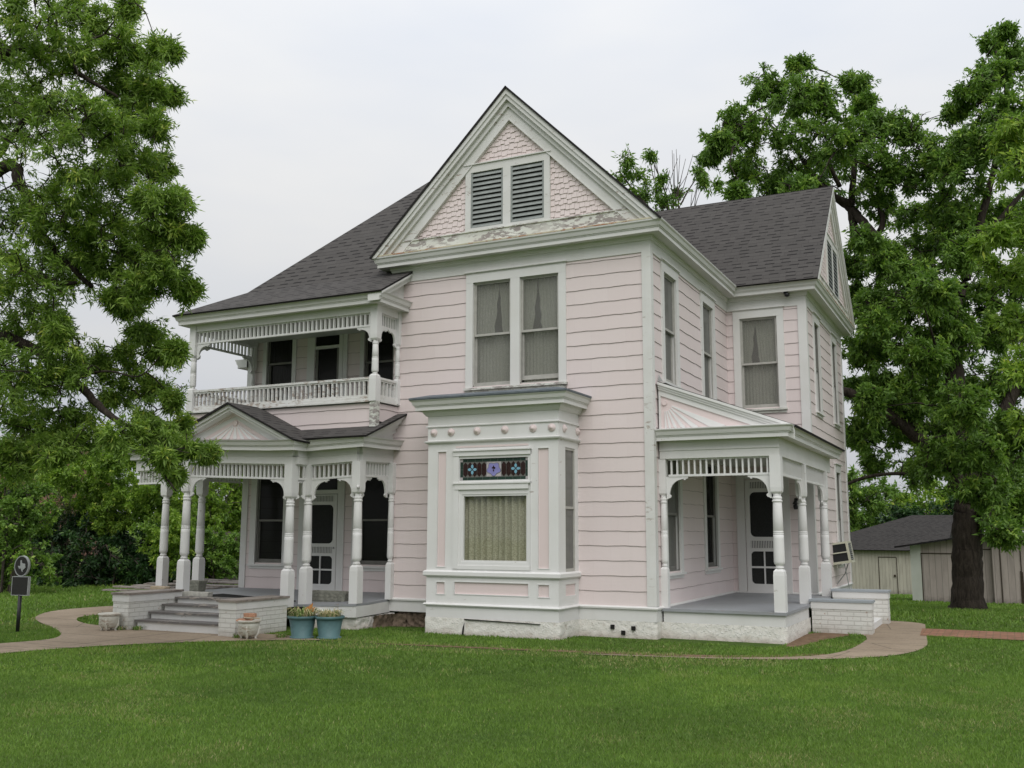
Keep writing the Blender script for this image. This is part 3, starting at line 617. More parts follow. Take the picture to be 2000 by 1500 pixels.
# ------------------------------------------------------------------ doors
def screen_door(T, u0, u1, z0, z1, cas, transom=None, label=None):
    b = MB(); b.T = T; U0, U1 = u0-.015, u1+.015; top = transom[1] if transom else z1
    b.box(U0-cas, U0, -.01, .032, z0, top+.02); b.box(U1, U1+cas, -.01, .032, z0, top+.02); b.box(U0-cas, U1+cas, -.01, .034, top+.02, top+.16); b.box(U0-cas, U1+cas, -.01, .05, z0-.02, z0)
    if transom: b.box(U0, U1, -.03, .028, z1+.01, transom[0]); b.box(U0, U0+.04, -.03, .0, transom[0], top+.02); b.box(U1-.04, U1, -.03, .0, transom[0], top+.02)
    dr = b.build('door', 'white', H)
    if label: dr['label'] = label
    b = MB(); b.T = T; wd = u1-u0; st = .085; H_ = z1-z0; Z = lambda f: z0+H_*f; i0, i1 = u0+st, u1-st
    b.box(u0, i0, .0, .03, z0, z1); b.box(i1, u1, .0, .03, z0, z1)
    for f0, f1 in ((0, .065), (.355, .385), (.45, .485), (.89, .925), (.985, 1)): b.box(i0, i1, .0, .03, Z(f0), Z(f1))
    b.box((i0+i1)/2-.014, (i0+i1)/2+.014, .003, .027, Z(.065), Z(.355)); b.box(i0, i1, .004, .026, Z(.205), Z(.222))
    n = 16
    for za, zb in ((Z(.385), Z(.45)), (Z(.925), Z(.985))):
        for k in range(n): u = i0+(k+.5)*(i1-i0)/n; b.box(u-.009, u+.009, .008, .024, za, zb)
    def corner(cu, cz, sx, sz, r=.10):      # concave-filled rounded corners of the panels
        pts = [(0, 0)]+[(r-r*math.sin(a), r-r*math.cos(a)) for a in [k*math.pi/12 for k in range(7)]]
        b.T = None; b.prism([(cu+sx*p, cz+sz*q) for p, q in pts], .002, .028, lambda a, c, d: T(a, d, c)); b.T = T
    for cu, sx in ((i0, 1), (i1, -1)):
        corner(cu, Z(.485), sx, 1); corner(cu, Z(.89), sx, -1); corner(cu, Z(.065), sx, 1, .08); corner(cu, Z(.355), sx, -1, .08)
    b.build('screen_frame', 'white', dr)
    b = MB(); b.T = T; b.box(i0-.01, i1+.01, -.012, -.004, z0+.02, z1-.02); b.build('screen_panel', 'screenmesh', dr)
    b = MB(); b.T = None; c = T(u1-.05, .045, Z(.44)); b.lathe([(.001, -.02), (.018, -.012), (.018, .012), (.001, .02)], c[0], c[1], c[2], 8); b.build('door_handle', 'silver', dr, True)
    if transom:
        b = MB(); b.T = T; b.add([(U0+.03, -.015, transom[0]), (U1-.03, -.015, transom[0]), (U1-.03, -.015, transom[1]+.02), (U0+.03, -.015, transom[1]+.02)], [(0, 1, 2, 3)]); b.build('transom_pane', 'dglass', dr)
    return dr
screen_door(F1, -7.72, -6.95, .50, 2.40, .16, (2.49, 2.74), 'front screen door with round-cornered panels and transom')
screen_door(F5, .29, .99, .50, 2.72, .17, None, 'side porch screen door with round-cornered panels')
# upper balcony door: dark single light and transom
b = MB(); b.T = F1
b.box(-7.82, -7.63, -.01, .03, 3.96, 5.80); b.box(-7.01, -6.92, -.01, .03, 3.96, 5.80); b.box(-7.82, -6.92, -.01, .032, 5.72, 5.88); b.box(-7.63, -7.01, -.03, .025, 5.40, 5.46)
b.box(-6.90, -6.80, -.01, .045, 3.96, 5.80)
dr = b.build('door', 'white', H, label='dark balcony door with transom')
b = MB(); b.T = F1; b.box(-7.63, -7.56, -.04, .0, 3.96, 5.40); b.box(-7.08, -7.01, -.04, .0, 3.96, 5.40); b.box(-7.63, -7.01, -.04, 0, 3.96, 4.2); b.build('door_frame', 'darksash', dr)
b = MB(); b.T = F1; b.add([(-7.63, -.02, 3.96), (-7.01, -.02, 3.96), (-7.01, -.02, 5.71), (-7.63, -.02, 5.71)], [(0, 1, 2, 3)]); b.build('pane', 'dglass', dr)
# wall lantern by the side door
b = MB(); b.box(1.27, 1.34, 5.055, 5.075, 2.13, 2.34); b.tube([(1.305, 5.06, 2.28), (1.305, 4.98, 2.33), (1.305, 4.97, 2.28)], .012, 6)
b.lathe([(.05, 0), (.055, .02), (.02, .07), (.01, .09)], 1.305, 4.97, 2.22, 10); b.lathe([(.03, 0), (.045, .05), (.045, .09)], 1.305, 4.97, 2.12, 10); b.build('wall_lantern', 'black', H, True)
# security lamp under the wing eave
b = MB(); b.lathe([(.035, -.02), (.045, .0), (.045, .02)], 1.28, 4.94, 6.515, 10); b.lathe([(.02, 0), (.05, .02), (.055, .07), (.02, .09)], 1.31, 4.92, 6.43, 10); b.build('eave_lamp', 'black', H, True)

# ------------------------------------------------------------------ bay window
BX0, BX1, BY = -3.70, -1.295, -.83
bay = MB(); FB = frame_front(BY); RB = frame_right(BX1); LB = frame_left(BX0)
G0, G1 = -3.04, -1.83                        # big glass
bay.T = FB
def cells(b, T, u0, u1, z0, z1, holes, w0=-.03, w1=.0):
    us = sorted(set([u0, u1]+[x for h in holes for x in h[:2]])); zs = sorted(set([z0, z1]+[x for h in holes for x in h[2:4]])); b.T = T
    for a, c in zip(us[:-1], us[1:]):
        for d, e in zip(zs[:-1], zs[1:]):
            if any(h[0] <= (a+c)/2 <= h[1] and h[2] <= (d+e)/2 <= h[3] for h in holes): continue
            b.box(a, c, w0, w1, d, e)
holesF = [(G0, G1, 1.17, 2.27), (-3.09, -1.83, 2.50, 2.86), (-3.50, -3.345, 1.09, 2.99), (-1.645, -1.46, 1.09, 2.99), (-3.50, -3.345, .645, .835), (-1.645, -1.46, .645, .835), (-3.16, -1.82, .655, .845)]
cells(bay, FB, BX0, BX1, .26, 3.16, holesF)
sideH = [(-.55, -.14, 1.03, 3.02), (-.55, -.14, .655, .835)]
cells(bay, RB, BY+.03, 0, .26, 3.16, sideH); cells(bay, LB, BY+.03, 0, .26, 3.16, sideH)
bay.T = FB; bay.box(BX0, BX1, -.03, .012, 3.16, 3.72); bay.T = RB; bay.box(BY, 0, -.03, .012, 3.16, 3.72); bay.T = LB; bay.box(BY, 0, -.03, .012, 3.16, 3.72)
bay_o = bay.build('bay_window', 'clean', H, label='projecting bay window with pink panels under a bracketed crown')
BP = [(BX0, 0), (BX0, BY), (BX1, BY), (BX1, 0)]
sweepobj('crown_moulding', 'white', BP, crown(3.70, .17, 0, .16), bay_o)
b = MB(); b.add(*sweep(BP, [(0, 3.862), (.245, 3.862), (.255, 3.875), (.255, 3.90), (.0, 3.97)])); b.build('bay_roof', 'tar', bay_o)
b = MB(); b.add(*sweep(BP, [(.0, 3.60), (.03, 3.60), (.075, 3.655), (.085, 3.70), (0, 3.70)])); b.build('bed_moulding', 'clean', bay_o); b = MB(); b.add(*sweep(BP, [(.012, 3.405), (.035, 3.41), (.035, 3.425), (.012, 3.44)])); b.build('frieze_moulding', 'clean', bay_o); b = MB()
b.add(*sweep(BP, [(0, 3.125), (.02, 3.13), (.05, 3.15), (.055, 3.17), (.012, 3.185)])); b.build('frieze_moulding', 'clean', bay_o); b = MB(); b.add(*sweep(BP, [(0, .925), (.03, .93), (.045, .95), (.045, 1.005), (.03, 1.02), (0, 1.03)])); b.build('sill_moulding', 'clean', bay_o); b = MB()
b.add(*sweep(BP, [(0, .45), (.03, .455), (.042, .475), (.03, .495), (0, .50)])); b.build('base_moulding', 'clean', bay_o)
b = MB()
for u in (-3.585, -3.25, -2.755, -2.24, -1.73, -1.40):
    prof = [(.066, 0), (.066, .012), (.05, .022), (.045, .03), (.03, .034), (.025, .048), (.008, .055), (.001, .056)]
    b = MB(); b.T = lambda x, y, z, u=u: (u+x, BY-.012-z, 3.315+y); b.lathe([(r, z) for r, z in prof], 0, 0, 0, 16); b.build('round_boss', 'pink', bay_o, True)
for v in (-.62, -.07):
    b = MB(); b.T = lambda x, y, z, v=v: (BX1+.012+z, v+x, 3.315+y); b.lathe([(r, z) for r, z in prof], 0, 0, 0, 16); b.build('round_boss', 'pink', bay_o, True)
b = MB(); b.T = FB
for h in holesF[2:]: b.box(h[0], h[1], -.028, -.018, h[2], h[3])
b.box(-3.16, -1.82, .001, .008, 3.045, 3.075)
b.T = RB; b.box(-.55, -.14, -.028, -.018, .655, .835); b.T = LB; b.box(-.55, -.14, -.028, -.018, .655, .835); b.T = LB; b.box(-.55, -.14, -.028, -.018, 1.03, 3.02)
b.build('pink_panel', 'pink', bay_o)
b = MB(); b.T = FB                             # raised edges round panels and big window frame
for h in holesF[2:]:
    for e in ((h[0]-.012, h[0], h[2]-.012, h[3]+.012), (h[1], h[1]+.012, h[2]-.012, h[3]+.012), (h[0], h[1], h[2]-.012, h[2]), (h[0], h[1], h[3], h[3]+.012)): b.box(e[0], e[1], -.002, .009, e[2], e[3])
b.box(-3.20, G0-.055, -.002, .02, 1.06, 3.03); b.box(G1+.055, -1.79+.02, -.002, .02, 1.06, 3.03)
b.box(-3.20, -1.77, -.002, .028, 2.905, 2.985); b.box(-3.21, -1.76, -.002, .05, 2.985, 3.005); b.box(-3.16, -1.81, -.002, .03, 2.35, 2.44); b.box(-3.20, -1.77, -.002, .045, 2.44, 2.465); b.box(-3.18, -1.79, -.002, .014, 1.055, 1.115)
b.build('window_frame', 'clean', bay_o)
b = MB(); b.T = FB; cells(b, FB, G0, G1, 1.17, 2.27, [(G0+.03, G1-.03, 1.20, 2.24)], -.06, -.01); b.build('sash', 'clean', bay_o)
b = MB(); b.T = FB; b.add([(G0, -.04, 1.17), (G1, -.04, 1.17), (G1, -.04, 2.27), (G0, -.04, 2.27)], [(0, 1, 2, 3)]); b.build('pane', 'glass', bay_o)
b = MB(); fold_curtain(b, FB, G0-.03, G1+.03, 1.12, 2.32, -.12, .05, 11, 3); b.build('curtain', 'lace', bay_o, True, label='cream lace curtain hanging in folds')
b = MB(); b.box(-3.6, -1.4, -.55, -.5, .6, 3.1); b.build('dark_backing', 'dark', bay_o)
b = MB(); b.T = RB; cells(b, RB, -.55, -.14, 1.03, 3.02, [(-.52, -.17, 1.08, 2.03), (-.52, -.17, 2.07, 2.98)], -.055, -.01); b.build('side_sash', 'sash', bay_o)
b = MB(); b.T = RB; b.add([(-.55, -.03, 1.03), (-.14, -.03, 1.03), (-.14, -.03, 3.02), (-.55, -.03, 3.02)], [(0, 1, 2, 3)]); b.build('side_pane', 'gscreen', bay_o)
b = MB(); fold_curtain(b, RB, -.55, -.14, 1.03, 3.02, -.13, .02, 7, 5); b.build('side_curtain', 'sheer', bay_o, True)
# stained glass strip
def stained():
    b = MB(); T = lambda a, c, d: FB(a, d, c); x0, x1, z0, z1 = -3.09, -1.83, 2.50, 2.86; W = x1-x0; HH = z1-z0
    def pc(poly, mi, d=-.03, th=.004): b.cur = mi; b.prism(poly, d, d+th, T)
    def rc(a, c, e, f, mi, d=-.03): pc([(a, e), (c, e), (c, f), (a, f)], mi, d)
    rc(x0, x1, z0, z1, 0, -.036)                       # lead ground
    g = .004; nb = 9; bw = W/nb; bh = .055
    for k in range(nb):
        for zz in (z0, z1-bh): rc(x0+k*bw+g, x0+(k+1)*bw-g, zz+g, zz+bh-g, 5 if k in (0, nb-1) and False else 1)
    for k in range(2):
        hh = (HH-2*bh)/2
        for xx in (x0, x1-.055): rc(xx+g, xx+.055-g, z0+bh+k*hh+g, z0+bh+(k+1)*hh-g, 1)
    for xx in (x0, x1-.055):
        for zz in (z0, z1-bh): rc(xx+g, xx+.055-g, zz+g, zz+bh-g, 5, -.029)
    zi0, zi1 = z0+bh, z1-bh; zc = (zi0+zi1)/2; cx = (x0+x1)/2
    rc(cx-.135, cx+.135, zi0+g, zi1-g, 5)
    for sgn in (-1, 1):
        a, c = (x0+.055, cx-.14) if sgn < 0 else (cx+.14, x1-.055); n = 5; ww = (c-a)/n
        for k in range(n):
            l, r_ = a+k*ww, a+(k+1)*ww; m_ = (l+r_)/2; e = .045
            pc([(m_, zi0+g), (r_-g, zi0+e), (r_-g, zi1-e), (m_, zi1-g), (l+g, zi1-e), (l+g, zi0+e)], 2)
        fx = a+(c-a)*(.40 if sgn < 0 else .60)
        for k in range(4):
            an = k*math.pi/2; pts = [(.012, 0), (.03, .02), (.055, .024), (.078, .012), (.082, 0), (.078, -.012), (.055, -.024), (.03, -.02)]
            pc([(fx+p*math.cos(an)-q*math.sin(an), zc+p*math.sin(an)+q*math.cos(an)) for p, q in pts], 3, -.026, .005)
    pts = []
    for k in range(30):
        an = 2*math.pi*k/30; r_ = .105+.014*math.cos(an*5+1.57); pts.append((cx+r_*1.10*math.cos(an), zc+r_*.95*math.sin(an)))
    pc([(cx+(p-cx)*1.09, zc+(q-zc)*1.09) for p, q in pts], 0, -.0275, .003); pc(pts, 4, -.0235, .004)
    for an, ln in ((90, .06), (45, .045), (135, .045), (270, .045)):
        a_ = R(an); pc([(cx+.008*math.sin(a_), zc-.008*math.cos(a_)), (cx+ln*.6*math.cos(a_)+.014*math.sin(a_), zc+ln*.6*math.sin(a_)-.014*math.cos(a_)), (cx+ln*math.cos(a_), zc+ln*math.sin(a_)), (cx+ln*.6*math.cos(a_)-.014*math.sin(a_), zc+ln*.6*math.sin(a_)+.014*math.cos(a_))], 2, -.019, .003)
    return b.build('stained_glass', ['lead', 'sg_green', 'sg_brown', 'sg_blue', 'sg_violet', 'sg_pale'], bay_o, label='stained glass strip with blue flowers and a violet shell')
stained()
rough_skirt('foundation', [(BX0, 0), (BX0, BY), (BX1, BY), (BX1, 0)], -.1, .27, 'stucco', seed=2)
b = MB(); b.T = FB; b.prism([(-2.95, .262), (-1.6, .235), (-1.6, .228), (-2.95, .247)], .02, .045, lambda a, c, d: (a, d, c)); b.prism([(-2.98, .12), (-2.95, .2), (-2.97, -.02), (-3.0, -.02)], .03, .042, lambda a, c, d: (a, d, c)); b.build('plaster_crack', 'scrap', H)

# ------------------------------------------------------------------ roofs
def roofquad(b, pts, udir, th=.035):
    P = [Vector(p) for p in pts]; nrm = (P[1]-P[0]).cross(P[2]-P[0]).normalized()
    if nrm.z < 0: nrm = -nrm
    u = Vector(udir).normalized(); v = nrm.cross(u).normalized()
    if v.z < 0: v = -v
    n = len(P); vs = P+[p-nrm*th for p in P]; uvt = [tuple((p.dot(u), p.dot(v))) for p in P]
    fs = [tuple(range(n)), tuple(range(2*n-1, n-1, -1))]+[(i, n+i, n+(i+1) % n, (i+1) % n) for i in range(n)]
    uv = [uvt, uvt[::-1]]+[[(0, .03), (0, .03), (.1, .03), (.1, .03)]]*n
    b.add(vs, fs, uv)
def roofobj(name, quads, mat='roof', parent=None, xf=None, label=None):
    b = MB(xf)
    for pts, ud in quads: roofquad(b, pts, ud)
    o = b.build(name, mat, parent or H)
    if label: o['label'] = label
    return o
ZE, ZR, GX, WY = 6.735, 9.545, -2.5, 7.53
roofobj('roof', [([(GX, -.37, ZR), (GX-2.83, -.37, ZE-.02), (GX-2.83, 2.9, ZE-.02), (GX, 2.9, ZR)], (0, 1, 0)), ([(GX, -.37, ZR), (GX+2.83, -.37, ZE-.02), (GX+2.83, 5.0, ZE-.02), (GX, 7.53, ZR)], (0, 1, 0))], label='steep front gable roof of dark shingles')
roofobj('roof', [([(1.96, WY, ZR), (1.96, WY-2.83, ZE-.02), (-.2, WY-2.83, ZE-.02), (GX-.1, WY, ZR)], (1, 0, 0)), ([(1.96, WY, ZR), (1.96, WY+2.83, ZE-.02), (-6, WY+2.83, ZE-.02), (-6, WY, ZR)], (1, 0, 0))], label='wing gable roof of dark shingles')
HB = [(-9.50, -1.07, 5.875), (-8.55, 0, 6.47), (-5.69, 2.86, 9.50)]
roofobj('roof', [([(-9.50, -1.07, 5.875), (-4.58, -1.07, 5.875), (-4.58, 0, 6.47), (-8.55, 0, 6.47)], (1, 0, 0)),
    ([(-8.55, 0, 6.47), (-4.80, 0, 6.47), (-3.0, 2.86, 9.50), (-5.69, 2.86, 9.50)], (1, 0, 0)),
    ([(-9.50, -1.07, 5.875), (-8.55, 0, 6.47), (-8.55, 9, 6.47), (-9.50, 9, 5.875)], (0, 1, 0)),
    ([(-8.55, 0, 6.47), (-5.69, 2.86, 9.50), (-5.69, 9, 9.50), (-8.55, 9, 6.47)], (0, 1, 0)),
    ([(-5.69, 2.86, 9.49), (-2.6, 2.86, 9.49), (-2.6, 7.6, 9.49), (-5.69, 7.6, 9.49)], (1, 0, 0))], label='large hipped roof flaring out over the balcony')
# gables
def gable(T0, tag_, louv, wf):
    T = lambda u, w_, z: T0(u, wf+(w_-.10)*(.345-wf)/.245, z)      # u along the face, w outward
    P = lambda a, c, d: T(a, d, c); zt = 9.50; hw = 2.79
    g = MB(); g.T = T; g.add([(-hw, .10, 6.72), (hw, .10, 6.72), (0, .10, zt)], [(0, 1, 2)]); go = g.build('gable', 'pinkworn', H, label=tag_)
    # shingles with staggered butts
    s = MB(); s.T = T; rnd = random.Random(5); z = 6.95; kk_ = 0
    while z < 9.0:
        half = (zt-.47-z)+.05; u = -half-.1+rnd.uniform(0, .1)
        while u < half+.1:
            wd = rnd.uniform(.072, .112); kk_ += 1; st = (.016 if kk_ % 2 else -.016)*rnd.choice([1, 1, 1, .3, 0]); a, c = u+.002, u+wd-.002; zb = z+st; zt2 = zb+.125
            if not (c > louv[0]-.12 and a < louv[1]+.12 and zt2 > louv[2]-.1 and zb < louv[3]+.13) or True:
                s.add([(a, .128, zb), (c, .128, zb), (c, .108, zt2), (a, .108, zt2), (a, .104, zb), (c, .104, zb), (c, .10, zt2), (a, .10, zt2)], [(0, 1, 2, 3), (0, 4, 5, 1), (0, 3, 7, 4), (1, 5, 6, 2)])
            u += wd
        z += .099
    s.build('gable_shingles', 'pinkworn', go)
    # raking boards in three steps
    r = MB()
    def chev(d0, d1, w0, w1, zb):
        for sx in (-1, 1):
            o = lambda d: (sx*(zt-d-zb), zb); r.prism([(0, zt-d0), o(d0), o(d1), (0, zt-d1)], w0, w1, P)
    chev(.0, .10, .10, .345, 6.70); chev(.10, .19, .10, .315, 6.72); chev(.19, .30, .10, .24, 6.72); chev(.30, .52, .10, .185, 6.78); chev(.52, .545, .10, .197, 6.95)
    r.build('rake_board', 'worn', go)
    base = MB(); base.prism([(-hw+.30, 6.72), (hw-.30, 6.72), (hw-.60, 6.975), (-hw+.60, 6.975)], .10, .175, P); base.prism([(-hw+.55, 6.975), (hw-.55, 6.975), (hw-.58, 6.995), (-hw+.58, 6.995)], .10, .20, P)
    base.build('base_board', 'peel', go, label='peeling board along the foot of the gable')
    led = MB(); led.prism([(-hw, 6.722), (hw, 6.722), (hw-.02, 6.745), (-hw+.02, 6.745)], .05, .33, P); led.build('ledge_flashing', 'rust', go)
    l0, l1, lz0, lz1 = louv; m0, m1 = (l0+l1)/2-.075, (l0+l1)/2+.075
    fr = MB(); fr.T = T; fr.box(l0-.11, l0, .10, .175, lz0-.06, lz1+.14); fr.box(l1, l1+.11, .10, .175, lz0-.06, lz1+.14); fr.box(l0, l1, .10, .175, lz1, lz1+.14); fr.box(l0, l1, .10, .175, lz0-.06, lz0); fr.box(m0, m1, .10, .175, lz0, lz1); fr.box(l0-.14, l1+.14, .10, .205, lz1+.14, lz1+.16)
    fro = fr.build('louvre_vent', 'worn', go)
    bl = MB(); bl.T = T; bk = MB(); bk.T = T
    for a, c in ((l0, m0), (m1, l1)):
        bk.box(a, c, .129, .132, lz0, lz1); bl.box(a, a+.035, .132, .165, lz0, lz1); bl.box(c-.035, c, .132, .165, lz0, lz1); n = 12
        for k in range(n):
            z = lz0+(k+.15)*(lz1-lz0)/n; bl.add([(a+.035, .172, z), (c-.035, .172, z), (c-.035, .134, z+.058), (a+.035, .134, z+.058), (a+.035, .172, z-.01), (c-.035, .172, z-.01), (c-.035, .134, z+.048), (a+.035, .134, z+.048)], [(0, 1, 2, 3), (4, 5, 1, 0), (4, 7, 6, 5)])
    m = flat('louvre_grey_paint_'+tag_[:5], (.27, .29, .28), .7, .2, .15)
    bl.build('louvre_slats', m, go); bk.build('louvre_backing', 'dark', go)
gable(lambda u, w_, z: (GX+u, -w_, z), 'front gable of pink shingles with a louvred vent', (-.77, .68, 7.05, 8.09), .14)
gable(lambda u, w_, z: (1.62+w_, WY+u, z), 'wing gable of pink shingles with a louvred vent', (-.72, .72, 7.02, 8.09), .22)

# ------------------------------------------------------------------ turned posts, fringes, brackets
TURN = [(.052, 0), (.066, .010), (.066, .026), (.053, .038), (.060, .05), (.080, .07), (.0845, .10), (.083, .22), (.081, .40), (.080, .452), (.074, .455), (.080, .460), (.080, .475), (.0735, .478), (.0795, .483), (.079, .50), (.0725, .503), (.078, .508), (.074, .70), (.068, .885), (.066, .888), (.076, .893), (.080, .905), (.076, .917), (.064, .922), (.073, .935), (.077, .948), (.068, .962), (.056, .975), (.064, .99), (.056, 1.0)]
def post(x, y, zs, parent, xf=None, wdt=.17, mat='clean', half=False, sc=1.0, label=None):
    """zs = bottom, turned bottom, turned top, top"""
    z0, z1, z2, z3 = zs; h = wdt/2; b = MB(xf); c = .035
    def sq(za, zb, up):
        t = 1 if up else -1; ze = zb if up else za; zi = ze-t*.10; zo = za if up else zb
        v = [(x+i*h, y+j*h, zo) for i, j in ((-1,-1),(1,-1),(1,1),(-1,1))]; v += [(x+i*h, y+j*h, zi) for i, j in ((-1,-1),(1,-1),(1,1),(-1,1))]
        v += [(x+i*h*.93, y+j*h*.93, ze-t*.035) for i, j in ((-1,-1),(1,-1),(1,1),(-1,1))]; v += [(x+i*h*.62, y+j*h*.62, ze) for i, j in ((-1,-1),(1,-1),(1,1),(-1,1))]
        f = [(0, 1, 2, 3), (12, 13, 14, 15)]
        for L_ in range(3):
            for k in range(4): f.append((L_*4+k, L_*4+(k+1) % 4, L_*4+4+(k+1) % 4, L_*4+4+k))
        b.add(v, f)
    sq(z0, z1, True); sq(z2, z3, False)
    o = MB(xf); o2 = b
    b.lathe([(r*wdt/.17*sc, t*(z2-z1)) for r, t in TURN], x, y, z1, 20, 1)
    ob = b.build('post', mat, parent)
    me = ob.data
    sm = [False]*len(me.polygons)
    for i, p in enumerate(me.polygons):
        if len(p.vertices) == 4 and abs(p.normal.z) < .98 and i >= 28: sm[i] = True
    me.polygons.foreach_set('use_smooth', sm)
    if label: ob['label'] = label
    return ob
def fringe(p, q, z0, z1, parent, xf=None, mat='clean', gap=.10, sw=.042, name='spindle_frieze', posts=.08):
    """slatted frieze between two posts: top rail, bottom rail, square slats"""
    p = Vector((*p, 0)); q = Vector((*q, 0)); d = (q-p).normalized(); p = p+d*posts; q = q-d*posts; Ln = (q-p).length; b = MB(xf)
    b.beam((p.x, p.y, z0+.018), (q.x, q.y, z0+.018), .055, .036); b.beam((p.x, p.y, z1-.012), (q.x, q.y, z1-.012), .05, .024)
    n = max(2, int(round(Ln/gap)))
    for k in range(n):
        c = p+d*((k+.5)*Ln/n); b.beam((c.x, c.y, z0+.03), (c.x, c.y, z1-.02), sw, sw*.6, up=(d.x, d.y, 0))
    return b.build(name, mat, parent)
def bracket(corner, d, ztop, parent, xf=None, w_=.36, h_=.36, mat='clean'):
    """scalloped bracket from a post face, running in direction d under a rail"""
    cx, cy = corner; pts = [(0, 0), (w_, 0), (w_, -.03)]
    for a in range(0, 181, 45): pts.append((w_-.035-.022*math.cos(R(180-a))*-1-.02, -.035-.022*math.sin(R(a))))
    pts.append((w_-.095, -.04))
    for k in range(1, 8):
        a = R(90*k/8); pts.append((.055+(w_-.155)*(1-math.sin(a)), -.045-(h_-.13)*(1-math.cos(a))))
    pts += [(.05, -h_+.08), (.07, -h_+.065), (.078, -h_+.045), (.06, -h_+.02), (.03, -h_+.012), (.02, -h_), (0, -h_)]
    b = MB(xf); dn = Vector((d[0], d[1])); nn = Vector((-dn.y, dn.x))
    b.prism(pts, -.017, .017, lambda u, z, t: (cx+dn.x*u+nn.x*t, cy+dn.y*u+nn.y*t, ztop+z)); return b.build('bracket', mat, parent)

# ------------------------------------------------------------------ side porch
SPX, SPY = 1.88, .27
b = MB(); b.box(.0, 1.985, .235, 5.09, .415, .462); b.build('dummy', 'grey', H) if False else None
fl = MB(); fl.T = None; fl.box(.004, 1.985, .215, 5.07, .42, .465); sp = fl.build('side_porch', 'grey', H, label='open side porch with grey floor and turned posts')
b = MB(); b.box(.05, 1.955, .255, .285, .24, .418); b.box(1.925, 1.955, .285, 2.25, .24, .418); b.build('skirt_board', 'white', sp)
rough_skirt('foundation', [(0, .27), (1.95, .27), (1.95, 2.3)], -.1, .25, 'stucco', seed=8)
ZS = (.462, 1.11, 2.25, 2.84)
P3 = [(.055, SPY+.06), (SPX, SPY+.06), (SPX, 2.42), (SPX, 4.72)]
post(.062, SPY+.06, ZS, sp, wdt=.12)
for x, y in P3[1:]: post(x, y, ZS, sp)
fringe((.08, SPY+.06), P3[1], 2.55, 2.84, sp, gap=.098); fringe(P3[1], P3[2], 2.55, 2.84, sp, gap=.098, sw=.05); fringe(P3[2], P3[3], 2.55, 2.84, sp, gap=.098, sw=.05)
bracket((.12, SPY+.06), (1, 0), 2.55, sp); bracket((SPX-.08, SPY+.06), (-1, 0), 2.55, sp); bracket((SPX, 2.42-.08), (0, -1), 2.55, sp); bracket((SPX, 4.72-.08), (0, -1), 2.55, sp)
bracket((SPX, SPY+.14), (0, 1), 2.55, sp); bracket((SPX, 2.5), (0, 1), 2.55, sp)
b = MB(); b.box(.03, SPX+.07, SPY-.01, SPY+.13, 2.84, 3.13); b.box(SPX-.07, SPX+.07, SPY+.13, 5.3, 2.84, 3.13); b.box(.03, SPX+.085, SPY-.025, SPY-.01, 2.97, 2.99); b.build('beam', 'white', sp)
b = MB(); b.box(.03, SPX-.07, SPY+.13, 5.06, 2.99, 3.02); b.build('porch_ceiling', 'ceil', sp)
SPP = [(.035, SPY-.01), (SPX+.07, SPY-.01), (SPX+.07, 5.45)]
sweepobj('cornice', 'white', SPP, crown(3.13, .17, 0, .17), sp)
zr0, zr1 = 3.30, 4.12
xe = SPX+.07+.26; sl_ = (zr1-zr0)/xe
roofobj('porch_roof', [([(.03, SPY-.02, zr1), (xe+.02, SPY-.02, zr0), (xe+.02, 5.50, zr0), (.03, 5.50, zr1)], (0, 1, 0))], parent=sp)
PF = lambda y0: (lambda a, c, d: (a, y0-d, c))
b = MB(); b.prism([(.035, 3.30), (xe-.28, 3.30), (.035, 4.12-.02-.14)], -.05, .0, PF(SPY)); b.build('pink_panel', 'pink', sp)
b = MB()
for d0, d1, w1_ in ((.015, .06, .085), (.06, .10, .062), (.10, .135, .045), (.135, .23, .022)):
    b.prism([(.035, zr1-d0), (xe-.02, zr1-d0-sl_*(xe-.055)), (xe-.02-(d1-d0)/sl_*.0, zr1-d1-sl_*(xe-.055)), (.035, zr1-d1)], -.05, w1_, PF(SPY))
b.box(.035, .07, SPY-.02, SPY+.03, 3.30, 4.05); b.build('rake_board', 'white', sp)
b = MB(); b.prism([(.035, 3.302), (xe-.05, 3.302), (xe-.05, 3.318), (.035, 3.318)], -.05, .17, PF(SPY)); b.build('ledge_flashing', 'clean', sp)
def sunburst(cx, cz, fanpts, y0, parent, xf=None, r0=.12, m1='clean', m2='pink'):
    """alternating raised rays from a hub to points along the base"""
    b = MB(xf); n = len(fanpts)-1
    for k in range(n):
        b.cur = k % 2; a, c = Vector(fanpts[k]), Vector(fanpts[k+1]); o = Vector((cx, cz)); ia = o+(a-o).normalized()*r0; ic = o+(c-o).normalized()*r0
        m_ = (a+c)/2; off = .02 if len(fanpts) > 4 else 0; e = m_-(m_-o).normalized()*-.0
        g = .10*(c-a).length; dirn = (c-a).normalized()
        a2 = a+dirn*g*.3; c2 = c-dirn*g*.3; up = (o-m_).normalized()*.02
        b.prism([tuple(ia), tuple(a2+up), tuple(a2+(c2-a2)*.25), tuple(a2+(c2-a2)*.75), tuple(c2+up), tuple(ic)], -.01, .014 if k % 2 == 0 else .006, PF(y0))
    b.cur = 1; b.prism([(cx+.045*math.cos(R(a)), cz+.045*math.sin(R(a))) for a in range(0, 360, 30)], -.01, .02, PF(y0))
    return b.build('sunburst', [m1, m2], parent)
bx0, bx1 = .15, 1.52
fp = [(x_, 3.335) for x_ in (.13, .165, .20, .24, .285, .34, .405, .485, .58, .70, .86, 1.16)]
sunburst(.13, 3.76, fp, SPY-.004, sp, r0=.14)
